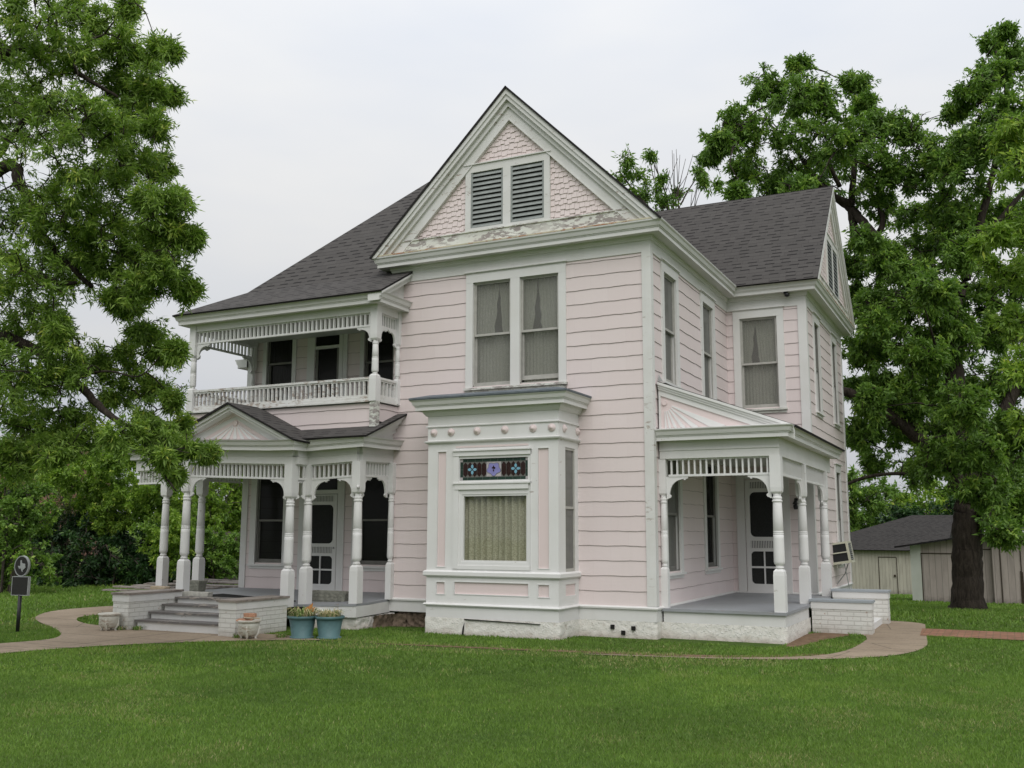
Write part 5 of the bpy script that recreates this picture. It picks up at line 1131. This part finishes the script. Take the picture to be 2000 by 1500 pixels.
# ------------------------------------------------------------------ sheds, fence, brick building
def W(px, py, depth): return pt(px, py, depth)
def shed1():
    D = 54.; c = W(1718, 1148, D); o = thing('garden_shed', 'long low cream board shed with a grey hipped roof behind the house', 'shed', (c.x, c.y, ground_z(c.x, c.y)-.0)); g = o.location.z
    # local axes aligned with the house
    def X(px, py): 
        d = CR*(px-1000)+CU*(750-py)+CFW*CF; t = (c.y-CPOS[1])/d.y; return (CPOS[0]+d.x*t-c.x, CPOS[2]+d.z*t-g)
    xl, zl_ = X(1560, 1150); xr, _ = X(1840, 1152); _, ze = X(1700, 1074); xr1, zr_ = X(1715, 1023); xr2, _ = X(1812, 1023)
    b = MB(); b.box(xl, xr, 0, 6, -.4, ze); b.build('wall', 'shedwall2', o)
    b = MB(); ry = 3; xa, xb = xr1+1.5, xr2+1.2
    e = .35
    roofquad(b, [(xl-e, -e, ze), (xr+e, -e, ze), (xb, ry, zr_+.5), (xa, ry, zr_+.5)], (1, 0, 0)); roofquad(b, [(xr+e, -e, ze), (xr+e, 6+e, ze), (xb, ry, zr_+.5)], (0, 1, 0)); roofquad(b, [(xl-e, -e, ze), (xl-e, 6+e, ze), (xa, ry, zr_+.5)], (0, 1, 0)); roofquad(b, [(xl-e, 6+e, ze), (xr+e, 6+e, ze), (xb, ry, zr_+.5), (xa, ry, zr_+.5)], (1, 0, 0)); b.build('roof', 'darkroof', o)
    b = MB(); a0, z0 = X(1718, 1150); a1, z1 = X(1750, 1089)
    b.box(a0, a0+.035, -.03, -.01, 0, z1); b.box(a1, a1+.035, -.03, -.01, 0, z1); b.box(a0, a1, -.03, -.01, z1, z1+.035); b.box(a1-.15, a1-.05, -.06, -.03, z1*.48, z1*.54); b.build('door_outline', 'soil', o)
shed1()
def shed2():
    D = 36.; c = W(1783, 1175, D); o = thing('garden_shed', 'pinkish board shed with slanting roof and plank doors behind the big trunk', 'shed', (c.x, c.y, ground_z(c.x, c.y)-.05)); g = o.location.z
    def X(px, py, dy=0):
        d = CR*(px-1000)+CU*(750-py)+CFW*CF; t = (c.y+dy-CPOS[1])/d.y; return (CPOS[0]+d.x*t-c.x, CPOS[2]+d.z*t-g)
    _, zl_ = X(1781, 1065); xm, zm = X(1935, 1040); xr, _ = X(2120, 1040); xw, _ = X(1800, 1100); _, zt = X(1935, 1035)
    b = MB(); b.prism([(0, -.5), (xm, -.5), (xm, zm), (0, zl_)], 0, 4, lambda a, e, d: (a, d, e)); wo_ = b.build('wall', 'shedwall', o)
    b = MB(); b.box(0, xw*.98, -.02, -.005, -.1, zl_+.03); b.build('corner_board', 'ceil', o)
    b = MB(); roofquad(b, [(-.5, -.35, zl_-.04), (xm+.1, -.35, zm+.03), (xm+.1, 4.3, zm+.03), (-.5, 4.3, zl_-.04)], (0, 1, 0), .06); b.build('roof', 'darkroof', o)
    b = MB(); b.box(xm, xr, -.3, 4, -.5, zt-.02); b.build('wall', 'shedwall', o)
    ap, apz = X(2040, 975); b = MB(); roofquad(b, [(xm-.2, -.75, zt), (xr, -.75, zt), (xr, 2, apz+.45), (ap, 2, apz+.45)], (1, 0, 0)); roofquad(b, [(xm-.2, -.75, zt), (xm-.2, 4.6, zt), (ap, 2, apz+.45)], (0, 1, 0)); b.build('roof', 'darkroof', o)
    b = MB(); b.box(xm-.2, xr, -.74, -.70, zt-.16, zt-.03); b.build('fascia', 'white', o)
    b = MB()
    for p0, p1, pt_ in ((1799, 1862, 1082), (1905, 1946, 1074), (1953, 1990, 1060)):
        a0, _ = X(p0, 1100); a1, z1 = X(p1, pt_)
        y_ = -.025 if p0 < 1935 else -.33
        b.box(a0, a0+.03, y_, y_+.02, 0, z1); b.box(a1, a1+.03, y_, y_+.02, 0, z1); b.box(a0, a1, y_, y_+.02, z1, z1+.03)
    a0, _ = X(1990, 1100); b.prism([(a0, .1), (a0+.12, .05), (a0+.10, 1.15), (a0+.02, 1.2)], -.34, -.31, lambda a, e, d: (a, d, e)); b.build('door_outline', 'soil', o)
    b = MB(); b.box(.3, xr, -.03, .0, -.25, -.02); b.build('rotten_foot', 'scrap', o)
shed2()
def fence():
    a = W(380, 1140, 34); c = W(480, 1140, 34); o = thing('wooden_fence', 'tall weathered grey board fence beyond the porch', 'fence', (a.x, a.y, 0)); d = Vector((c.x-a.x, c.y-a.y, 0)).normalized(); b = MB(); rnd = random.Random(8); L_ = 9
    k = -.3
    while k < L_:
        p = d*k; h = 1.65+rnd.uniform(-.03, .04); b.beam((p.x, p.y, -.1), (p.x, p.y, h), .13, .02, up=(d.x, d.y, 0)) if False else b.add([(p.x+d.x*s*.066-d.y*t, p.y+d.y*s*.066+d.x*t, z) for t in (0, .02) for s, z in ((-1, -.1), (1, -.1), (1, h-.05), (.5, h), (-.5, h), (-1, h-.05))], [tuple(range(6)), tuple(range(11, 5, -1))]+[(i, (i+1) % 6, 6+(i+1) % 6, 6+i) for i in range(6)])
        k += .138
    b.build('fence_boards', 'fence', o); b = MB(); e0, e1 = d*-.3, d*L_; n = Vector((-d.y, d.x, 0))*.05
    for z in (.35, 1.3): b.beam((e0.x+n.x, e0.y+n.y, z), (e1.x+n.x, e1.y+n.y, z), .05, .09)
    b.build('rail', 'fence', o)
fence()
def brickb():
    a = W(20, 1040, 62); c = W(135, 1040, 62); o = thing('brick_building', 'red brick building half hidden behind the left trees', 'building', (a.x, a.y, 0)); d = Vector((c.x-a.x, c.y-a.y, 0)); L_ = d.length; d.normalize(); n = Vector((-d.y, d.x, 0)); zt = W(70, 862, 62).z
    T = lambda u, w_, z: (d.x*u-n.x*w_, d.y*u-n.y*w_, z)
    b = MB(); b.T = T; b.box(-6, L_, -6, 0, -.3, zt); b.build('wall', 'rbrick', o); b = MB(); b.T = T; b.box(-6.1, L_+.1, -6, .1, zt, zt+.35); b.build('parapet', 'white', o)
    b = MB(); b.T = T; b.box(-.5, 1.5, .005, .02, 2.2, 4.2); b.build('window', 'dark', o)
brickb()
# low stone kerb across the back of the left lawn
k0 = G((-60, 1106), (225, 1103)); b = MB(); b.beam((k0[0][0], k0[0][1], .05), (k0[1][0], k0[1][1], .05), .2, .22); o = b.build('stone_kerb', 'tan'); tag(o, 'low stone kerb at the back edge of the left lawn', 'kerb')

# ------------------------------------------------------------------ trees
def leaf_cloud(blobs, leaf_len, leaf_w, sprigs_per, leaves_per, droop=.3, clumps=7, seed=0, spread=.22, squash=.8, crf=(.28, .30)):
    """blobs: (centre, radius, density). Clumps inside every blob, sprigs inside every clump, leaves round every sprig."""
    rg = np.random.default_rng(seed); C = []; Rr = []; TN = []; CL = []
    for c, r, den in blobs:
        nc = max(2, int(clumps*den)); nf = int(nc*.35); dirs = rg.normal(size=(nc, 3)); dirs /= np.linalg.norm(dirs, axis=1)[:, None]; rad = r*(rg.random(nc)**.45)
        cc = np.array(c)+dirs*rad[:, None]*np.array([1, 1, squash]); cr = r*(crf[0]+crf[1]*rg.random(nc)); rad[:nf] = r*(.85+.50*rg.random(nf)); cr[:nf] = np.maximum(r*crf[0]*.7, leaf_len*1.5)*(.7+.6*rg.random(nf)); cc[:nf] = np.array(c)+dirs[:nf]*rad[:nf, None]*np.array([1, 1, squash]); tn = rg.normal(0, .11, nc)
        for k in range(nc):
            ns = max(3, int(sprigs_per*(.6+.8*rg.random())*(.45 if k < nf else 1))); a = dirs[k]*.7+rg.normal(0, .55, 3)+np.array([0, 0, .12-droop*.35]); a /= np.linalg.norm(a)
            ta = rg.random(ns); d2 = rg.normal(size=(ns, 3)); d2 /= np.linalg.norm(d2, axis=1)[:, None]; lat = cr[k]*(.50-.38*ta)*(rg.random(ns)**.6)
            ps = cc[k]+a*((ta*1.9-.75)*cr[k])[:, None]+d2*lat[:, None]+np.array([0, 0, -1])*(droop*.35*cr[k]*ta*ta)[:, None]
            C.append(ps); Rr.append(d2*.75+a*.55+np.array([0, 0, -droop*.6]))
            TN.append(tn[k]+rg.normal(0, .12, ns)); CL.append((cc[k]-a*cr[k]*.6, cr[k])); CL.append((cc[k]+a*cr[k]*.7, cr[k]*.5))
    S = np.concatenate(C); O = np.concatenate(Rr); O /= np.linalg.norm(O, axis=1)[:, None]; TN = np.concatenate(TN); n = len(S)
    m = leaves_per; S = np.repeat(S, m, 0); O = np.repeat(O, m, 0); tone = np.repeat(TN, m); N_ = n*m
    d = O*.75+rg.normal(0, .62, (N_, 3)); d /= np.linalg.norm(d, axis=1)[:, None]
    base = S+O*(rg.random(N_)[:, None]*spread*leaf_len*6-spread*leaf_len*2)+rg.normal(0, leaf_len*.25, (N_, 3))
    side = np.cross(d, rg.normal(size=(N_, 3))); side /= np.linalg.norm(side, axis=1)[:, None]+1e-9
    ll = leaf_len*(.5+.8*rg.random(N_)); ww = leaf_w*(.7+.5*rg.random(N_)); nn = np.cross(d, side)
    V = np.empty((N_, 4, 3)); V[:, 0] = base; V[:, 1] = base+d*(ll*.42)[:, None]+side*(ww*.5)[:, None]+nn*(ww*.15)[:, None]; V[:, 2] = base+d*ll[:, None]-np.array([0, 0, 1])*(ll*.12)[:, None]; V[:, 3] = base+d*(ll*.42)[:, None]-side*(ww*.5)[:, None]+nn*(ww*.15)[:, None]
    tone = np.clip(.42+tone+rg.normal(0, .10, N_)+np.where(rg.random(N_) < .06, .35, 0), 0, 1)
    return V.reshape(-1, 3), np.repeat(tone, 4), CL
def curve(pts, n=6):
    P = [Vector(p) for p in pts]; r = []
    for i in range(len(P)-1):
        p0, p1, p2, p3 = P[max(i-1, 0)], P[i], P[i+1], P[min(i+2, len(P)-1)]
        for k in range(n):
            t = k/n; r.append(.5*((2*p1)+(p2-p0)*t+(2*p0-5*p1+4*p2-p3)*t*t+(3*p1-p0-3*p2+p3)*t**3))
    r.append(P[-1]); return r
def tree(name, label, base, limbs, blobs, leafmat, bark, leaf=(.09, .022), sprigs=16, lpers=9, clumps=8, seed=0, twigs=True, droop=.3, group=None, twig_r=.012, squash=.8, cat='tree', bare=(), crf=(.28, .30)):
    """limbs: list of (points, r0, r1) in world space; blobs: (centre, radius, density)"""
    t = thing(name, label, cat, base, group); b = MB(); nodes = []
    rnd = random.Random(seed)
    for pts, r0, r1 in limbs:
        cv = curve(pts, 6); m = len(cv); cv = [p+Vector((rnd.uniform(-1, 1), rnd.uniform(-1, 1), 0))*min(r0*.14, .025) if 0 < i < m-1 else p for i, p in enumerate(cv)]
        rad = [r0+(r1-r0)*(i/(m-1))**.85 for i in range(m)]; b.tube(cv, rad, 10 if r0 > .08 else 6); nodes += [(p, r) for p, r in zip(cv, rad)]
    V, T, CL = leaf_cloud(blobs, leaf[0], leaf[1], sprigs, lpers, droop, clumps, seed, squash=squash, crf=crf)
    if twigs and nodes:
        NP = np.array([tuple(p) for p, _ in nodes]); extra = []
        for c, cr in CL:
            q = NP if not extra else np.concatenate([NP, np.array(extra)]); d = np.linalg.norm(q-c, axis=1); i = int(np.argmin(d)); p = Vector(q[i]); c_ = Vector(c); L_ = (c_-p).length
            if L_ < .15: continue
            mid = p.lerp(c_, .5)+Vector((rnd.uniform(-1, 1), rnd.uniform(-1, 1), rnd.uniform(.0, 1)))*L_*.14; b.tube([p, p.lerp(mid, .6)+Vector((0, 0, L_*.03)), mid, c_], [min(twig_r*(1+L_*.8), .06), twig_r*1.2, twig_r*.9, twig_r*.5], 5); extra += [tuple(mid), tuple(c_)]
            for _ in range(3):
                e = c_+Vector((rnd.uniform(-1, 1), rnd.uniform(-1, 1), rnd.uniform(-1, .9)))*cr*.95; b.tube([c_.lerp(mid, .2), c_.lerp(e, .5)+Vector((0, 0, cr*.1)), e], [twig_r*.6, twig_r*.45, twig_r*.25], 4)
    for pts in bare: b.tube(curve(pts, 4), [twig_r*1.2*(1-i/(len(pts)*4)) +.002 for i in range((len(pts)-1)*4+1)], 4)
    if b.v: b.build('trunk', bark, t, smooth=True, loc=base)
    F = np.arange(len(V)).reshape(-1, 4); V = V-np.array(base); raw_mesh('crown', V, F, leafmat, T, t); return t
def PB_(lst, depth, dj=1.0, seed=0, f=1.0):
    rnd = random.Random(seed); r = []
    for e in lst:
        px, py, rp = e[:3]; den = e[3] if len(e) > 3 else 1.0; dp = depth+rnd.uniform(-dj, dj)+(e[4] if len(e) > 4 else 0); r.append((tuple(pt(px, py, dp)), rp*f*dp/CF, den))
    return r
# T1: the near oak at the left edge
D1 = 12.5
B1 = [(40,40,80),(130,35,70),(205,45,45),(245,15,20,.6),(80,130,75),(165,115,45,.7),(225,85,38,.7),(275,115,32,.6),(308,92,16,.7),(335,100,8,.5),(230,160,42),(295,168,28),(335,185,14,.8),(190,230,60),(90,235,80),(265,225,42),(303,250,20),(20,210,60),(-60,120,90),(-60,320,90),
 (150,320,75),(250,310,52),(305,325,30),(50,420,80),(140,400,70),(230,395,68),(305,400,40),(348,385,18,.9),(150,460,75),(265,470,62),(335,455,34),(375,463,13,.9),(325,520,42),(368,562,18),(285,560,36),(40,530,80),(130,530,60),(225,515,50),(50,620,80),(110,650,40),(-60,520,90),(-60,700,90),
 (20,730,70),(105,735,62),(175,715,38),(60,820,65),(250,600,20,.8),(225,585,16,.7),(255,695,34,.6),(310,690,24,.6),(345,683,13,.9),(280,650,20,.8),(230,760,38,.65),(295,755,26,.55),(335,780,14,.8),(150,830,50,.8),(235,850,30,.5),(300,850,32,.5),(350,835,22,.5),(372,872,14,.5),(318,895,18,.45),(338,870,18,.5),(408,885,9,.7),(30,890,45),(110,880,35,.8),(345,925,9,.5),(285,820,20,.5)]
B1 = [e for e in B1 if e[2] > 1]
L1_ = [([pt(-420, 1220, 13.2), pt(-400, 900, 13.2), pt(-360, 620, 13.2), pt(-330, 200, 13.2)], .34, .2),
 ([pt(-370, 640, 13.2), pt(-200, 520, 13), pt(0, 330, 12.7), pt(45, 370, 12.5), pt(90, 470, 12.5), pt(180, 560, 12.5)], .13, .03),
 ([pt(-330, 300, 13.2), pt(-150, 190, 13), pt(0, 105, 12.6), pt(95, 95, 12.5), pt(150, 140, 12.4), pt(230, 190, 12.5)], .11, .018),
 ([pt(0, 300, 12.6), pt(60, 225, 12.5), pt(150, 215, 12.6), pt(215, 180, 12.5)], .05, .015),
 ([pt(-370, 560, 13.2), pt(-180, 470, 13), pt(0, 500, 12.6), pt(60, 530, 12.5), pt(115, 552, 12.5), pt(150, 552, 12.5)], .10, .02),
 ([pt(90, 80, 12.5), pt(180, 75, 12.4), pt(205, 65, 12.4)], .022, .01), ([pt(120, 430, 12.5), pt(170, 470, 12.4), pt(240, 500, 12.4), pt(300, 540, 12.4)], .045, .012),
 ([pt(-380, 700, 13.2), pt(-180, 640, 12.9), pt(20, 660, 12.6), pt(140, 740, 12.4), pt(200, 800, 12.2), pt(262, 845, 12.1), pt(300, 900, 12.0), pt(345, 960, 12.0)], .10, .008),
 ([pt(140, 735, 12.4), pt(210, 725, 12.3), pt(270, 735, 12.2), pt(305, 705, 12.2)], .02, .006), ([pt(225, 815, 12.2), pt(255, 875, 12.1), pt(252, 860, 12.1)], .012, .006), ([pt(262, 845, 12.1), pt(310, 870, 12.0), pt(370, 885, 12.0)], .014, .005)]
tree('oak_tree', 'leafy oak whose near branches fill the left edge of the picture', tuple(pt(-420, 1210, 13.2))[:2]+(0,), L1_, PB_(B1, D1, .9, 1), 'oakleaf', 'bark', leaf=(.088, .020), sprigs=12, lpers=13, clumps=30, seed=11, droop=.2, crf=(.20, .22), twig_r=.008)
# T2: the big pecan behind the right wing
B2 = [(1560,128,18,.7),(1500,175,36,.8),(1555,190,42,.8),(1615,190,30,.7),(1668,165,24,.7),(1685,205,20,.6),(1440,240,34,.8),(1405,285,24,.8),(1388,305,14,.7),(1480,265,55,.8),(1565,280,65,.9),(1650,270,55,.9),(1722,245,35,.8),(1770,255,30,.8),(1520,350,45,.8),(1455,335,32,.7),(1600,350,50,.8),(1700,330,55,.9),(1770,330,55,.9),(1835,300,40,.8),(1440,378,16,.6),(1560,370,25,.6),
 (1870,215,24,.8),(1905,175,34,.8),(1950,140,34,.8),(1935,85,18,.7),(1965,60,10,.6),(1985,110,24,.8),(1965,210,45),(1925,270,55),(1990,290,50),(1880,310,50),(1860,390,60),(1790,420,50,.8),(1720,400,35,.6),(1690,470,26,.7),(1662,520,22,.8),(1720,520,36,.8),(1790,500,50,.8),(1860,480,55),(1930,430,60),(1990,420,50),
 (1690,600,38),(1665,570,16,.8),(1740,590,42,.9),(1810,590,50),(1880,590,50,.9),(1940,560,55),(1685,680,34),(1750,670,50),(1830,680,55),(1910,660,50,.8),(1980,640,50),(1675,760,30),(1735,750,46),(1810,760,52),(1890,760,55),(1965,740,52,.9),(1690,840,38,.8),(1755,835,46,.8),(1830,845,50),(1905,850,55),(1975,850,50),(1800,915,36,.7),(1940,930,50),(1985,985,45),(1700,900,24,.6),(1955,1010,26),(1860,640,40,1,-3),(1885,790,44,1,-3),(1770,800,36,1,-2.5),(1845,890,40,1,-3),(1800,700,40,1,-2.5),(1925,960,40,1,-3),(1720,640,34,.9,-2),(1890,500,40,1,-2.5),(1960,1040,24,.8,-3),(1700,790,26,.8,-2),(1905,880,36,1,-3),(1735,500,30,1,-2),(1775,535,34,1,-2),(1825,565,34,1,-2.5),(1870,440,34,1,-2)]
tb = pt(1890, 1183, 26); tbase = (tb.x, tb.y, ground_z(tb.x, tb.y))
tbv = Vector(tbase)
q = lambda px, py, d=26.: pt(px, py, d)
L2 = [([tbv+Vector((0, 0, -.2)), q(1889, 1140), q(1888, 1080), q(1889, 1020), q(1895, 975), q(1900, 930)], .40, .33),
 ([tbv+Vector((0, 0, -.15)), tbv+Vector((0, 0, .12)), q(1889, 1130)], .55, .33),
 ([q(1893, 985), q(1868, 935), q(1845, 905), q(1800, 860), q(1745, 815), q(1690, 785), q(1650, 765), q(1600, 770, 27)], .27, .10),
 ([q(1897, 960), q(1885, 860), q(1868, 760), q(1860, 660), q(1863, 585)], .30, .20), ([q(1863, 600), q(1835, 560), q(1790, 525), q(1735, 490, 26.5), q(1690, 440, 27), q(1665, 410, 27.5), q(1630, 385, 28), q(1600, 355, 28)], .20, .09),
 ([q(1672, 480, 27.3), q(1668, 440, 27.4), q(1662, 405, 27.5), q(1670, 300, 27.5), q(1650, 230, 27.5)], .16, .05), ([q(1668, 400, 27.4), q(1610, 370, 27.5), q(1560, 300, 27.5), q(1500, 240, 27.5)], .11, .03), ([q(1710, 470, 27), q(1725, 430, 27), q(1715, 390, 27), q(1735, 330, 27)], .10, .04), ([q(1640, 365, 27.5), q(1618, 310, 27.5), q(1625, 260, 27.5), q(1590, 220, 27.5)], .07, .02),
 ([q(1863, 600), q(1885, 545), q(1905, 470), q(1930, 380), q(1950, 280), q(1965, 190), q(1945, 100)], .17, .03), ([q(1905, 480), q(1960, 420), q(2020, 350)], .1, .05),
 ([q(1900, 930), q(1935, 850), q(1985, 760), q(2040, 660)], .24, .12), ([q(1815, 935, 25.8), q(1760, 925, 25.6), q(1700, 930, 25.5), q(1655, 945, 25.5)], .06, .045), ([q(1780, 600, 26.3), q(1745, 602, 26.2), q(1722, 600, 26.2)], .05, .04)]
tree('pecan_tree', 'huge dark-trunked tree spreading behind the right side of the house', tbase, L2, PB_(B2, 26.5, 2.2, 2), 'pecanleaf', 'bark', leaf=(.145, .052), sprigs=14, lpers=11, clumps=36, seed=22, droop=.5, crf=(.17, .20), twig_r=.016)
# T3: small half-bare tree over the roof valley
B3 = [(1222,322,20,.8),(1205,350,16,.7),(1250,345,18,.7),(1235,380,22,.8),(1265,375,20,.7),(1290,350,7,.6),(1300,395,14,.7),(1320,375,7,.5),(1362,335,7,.6),(1378,355,10,.6),(1395,360,8,.5),(1272,305,6,.6)]
bs = pt(1300, 1000, 34); bz = (bs.x, bs.y, ground_z(bs.x, bs.y))
w3 = lambda px, py: pt(px, py, 34)
bare = []
rr = random.Random(4)
for k in range(26):
    x0 = 1290+rr.uniform(0, 70); y0 = 410+rr.uniform(-10, 20); x1 = x0+rr.uniform(-35, 35); y1 = 395-rr.uniform(20, 105); bare.append([w3(x0, y0), w3(x0*.6+x1*.4+rr.uniform(-6, 6), y0*.6+y1*.4), w3(x1, y1)])
tree('half_bare_tree', 'thin half-bare tree showing above the roof between the gable and the wing', bz, [([Vector(bz), w3(1300, 800), w3(1300, 600), w3(1295, 450)], .25, .12), ([w3(1300, 600), w3(1275, 430), w3(1235, 370), w3(1210, 335)], .08, .02), ([w3(1298, 480), w3(1320, 420), w3(1340, 380), w3(1365, 340)], .06, .015), ([w3(1298, 470), w3(1305, 400), w3(1285, 340), w3(1272, 308)], .05, .012)], PB_(B3, 34, .6, 3), 'pecanleaf', 'bark2', leaf=(.19, .06), sprigs=9, lpers=9, clumps=9, seed=33, droop=.4, bare=bare, twig_r=.014)
# T4: nearer bright tree at the right edge
B4 = [(1985,250,34),(1960,215,0),(1992,330,40),(1965,290,24,.8),(1990,440,45),(1950,470,22,.8),(1915,480,10,.7),(1975,540,40),(1940,510,20,.7),(1995,620,40),(2060,300,70),(2060,500,70),(2060,700,70),(2060,200,50),(1990,720,28,.8),(2000,820,30,.7)]
B4 = [e for e in B4 if e[2] > 1]; q4 = lambda px, py: pt(px, py, 19)
b4 = pt(2230, 1225, 19)
tree('ash_tree', 'bright green tree leaning in from the right edge of the picture', (b4.x, b4.y, ground_z(b4.x, b4.y)), [([Vector((b4.x, b4.y, 0)), q4(2220, 900), q4(2190, 600), q4(2150, 300)], .25, .1), ([q4(2190, 620), q4(2100, 540), q4(1990, 480), q4(1930, 480)], .08, .015), ([q4(2180, 450), q4(2090, 340), q4(2000, 300)], .07, .02), ([q4(2200, 750), q4(2100, 680), q4(2000, 640)], .07, .02)], PB_(B4, 19, 1.0, 4), 'limeleaf', 'bark', leaf=(.15, .045), sprigs=12, lpers=10, clumps=11, seed=44, droop=.5)
# background shrubs and trees on the left
def shrub(name, label, blobs, depth, dj, leafmat, leaf, seed, clumps=9, sprigs=12, lpers=10, stems=True, cat='shrub', group=None, f=1.0):
    bl = PB_(blobs, depth, dj, seed, f*1.22); mx_ = sum(e[0] for e in blobs)/len(blobs); c = pt(mx_, 1040, depth); gz = ground_z(c.x, c.y); base = (c.x, c.y, gz); limbs = []
    rnd = random.Random(seed)
    if stems:
        for k, (cc, r, dn) in enumerate(bl[:6]): b0 = Vector((c.x+rnd.uniform(-.4, .4), c.y+rnd.uniform(-.4, .4), gz-.1)); cc = Vector(cc); limbs.append(([b0, b0.lerp(cc, .5)+Vector((0, 0, .3)), cc], .045, .015))
    return tree(name, label, base, limbs, bl, leafmat, 'bark2', leaf=leaf, sprigs=sprigs, lpers=lpers, clumps=clumps, seed=seed, cat=cat, group=group, twig_r=.014, squash=.95)
shrub('round_shrub', 'glossy green round shrub at the far left, behind the marker', [(20,985,50),(60,960,36),(10,930,34),(60,1020,34),(-20,1000,50),(30,1050,45),(-30,1080,50),(50,1090,40),(5,1120,40)], 27, .8, 'pecanleaf', (.10, .06), 51, 18, 18)
shrub('olive_shrub', 'olive-green thin shrub between the marker and the yellow-green bushes', [(120,955,34),(160,960,38),(110,1000,34,.8),(160,1010,34,.8),(200,1010,26,.7),(130,1040,26,.6)], 33, .8, 'oliveleaf', (.10, .045), 52, 15, 15)
shrub('bright_shrub', 'bright yellow-green bush beside the left porch posts', [(200,935,34),(240,945,40),(290,950,42),(170,925,24),(265,900,30),(300,905,24),(330,940,30),(240,985,36),(290,1000,36),(320,1040,30),(215,900,20),(180,970,30),(345,990,30),(355,1050,24),(210,1010,26),(330,1085,24),(120,930,24),(90,940,22)], 31, 1, 'limeleaf', (.11, .06), 53, 20, 17, stems=False)
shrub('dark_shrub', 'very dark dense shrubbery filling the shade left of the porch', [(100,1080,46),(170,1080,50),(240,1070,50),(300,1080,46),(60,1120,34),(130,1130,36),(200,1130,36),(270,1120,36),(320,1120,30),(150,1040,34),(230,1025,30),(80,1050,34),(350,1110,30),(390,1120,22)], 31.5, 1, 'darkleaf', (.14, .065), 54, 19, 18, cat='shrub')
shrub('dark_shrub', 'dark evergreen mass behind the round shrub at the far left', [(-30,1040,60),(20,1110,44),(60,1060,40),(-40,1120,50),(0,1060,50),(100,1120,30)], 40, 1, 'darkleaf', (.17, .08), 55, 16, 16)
shrub('lawn_edge_tree', 'medium green tree rising above the bushes at the left', [(60,900,38),(20,880,34),(120,905,34),(170,890,32),(160,860,26,.8),(215,870,24,.8),(100,870,26,.8),(230,890,24)], 44, 1.5, 'pecanleaf', (.16, .07), 56, 15, 15, cat='tree')
shrub('yard_tree', 'green leafy tree seen between the left porch posts and the house corner', [(365,985,40),(400,980,38),(440,975,36),(470,985,30),(360,1040,40),(410,1040,38),(455,1040,34),(375,930,36),(440,930,30),(350,1090,34),(300,880,34),(350,880,30),(250,860,24,.8),(480,950,30),(470,1060,28),(330,1000,36),(345,1050,34),(420,1095,30),(320,940,36),(380,870,26),(420,900,30),(300,1060,36),(455,920,26),(430,1000,40),(465,1010,34)], 42, 1.5, 'limeleaf', (.16, .08), 57, 16, 15, cat='tree')
shrub('vine_shrub', 'leafy green shrub growing against the grey board fence', [(375,1095,22),(440,1105,28),(462,1080,24),(400,1120,20),(345,1120,24),(425,1075,22),(385,1060,22),(460,1050,16)], 32, .5, 'pecanleaf', (.12, .06), 58, 15, 16)
# right background
shrub('boundary_tree', 'dark green tree behind the sheds just right of the house', [(1670,960,34),(1700,1000,32),(1680,1040,28),(1730,980,34),(1650,1010,28),(1720,1030,22),(1660,1090,20),(1640,960,26)], 66, 1.5, 'pecanleaf', (.26, .13), 61, 16, 15, cat='tree')
shrub('boundary_tree', 'bright green tree behind the sheds, left of the big trunk', [(1790,960,36),(1830,975,32),(1760,990,28),(1805,1005,30),(1850,1000,26),(1850,960,22,.8)], 70, 1.5, 'limeleaf', (.28, .14), 62, 16, 15, cat='tree')
shrub('boundary_tree', 'dark low tree above the shed roofs at the big trunk', [(1760,1020,24),(1800,1035,26),(1845,1030,28),(1870,1000,26),(1930,1010,34),(1960,1000,30),(1990,1010,30)], 60, 1.2, 'darkleaf', (.26, .12), 63, 16, 15, cat='tree')
shrub('boundary_tree', 'green tree high behind the sheds at the right edge', [(1940,960,34),(1980,980,34),(1960,900,30,.8),(2010,940,40),(2010,1000,40)], 62, 1.2, 'pecanleaf', (.26, .12), 64, 16, 15, cat='tree')

# far-off belt of trees closing the horizon
bl = []; rt = random.Random(77)
for k in range(150):
    a = R(-78+k*1.02); dd = 98+rt.uniform(-8, 14); x = CPOS[0]+math.sin(a)*dd; y = CPOS[1]+math.cos(a)*dd; r = rt.uniform(2.2, 3.6)
    for q in range(2): bl.append(((x+rt.uniform(-2, 2), y+rt.uniform(-2, 2), ground_z(x, y)+1.2+q*rt.uniform(1.2, 2.6)), r, 1.0))
V, T, _ = leaf_cloud(bl, .42, .24, 12, 8, .2, 9, 99, squash=.8, crf=(.35, .25))
o = raw_mesh('distant_trees', V, np.arange(len(V)).reshape(-1, 4), 'pecanleaf', T); tag(o, 'far belt of green trees along the horizon behind the yard', 'trees'); o['kind'] = 'stuff'
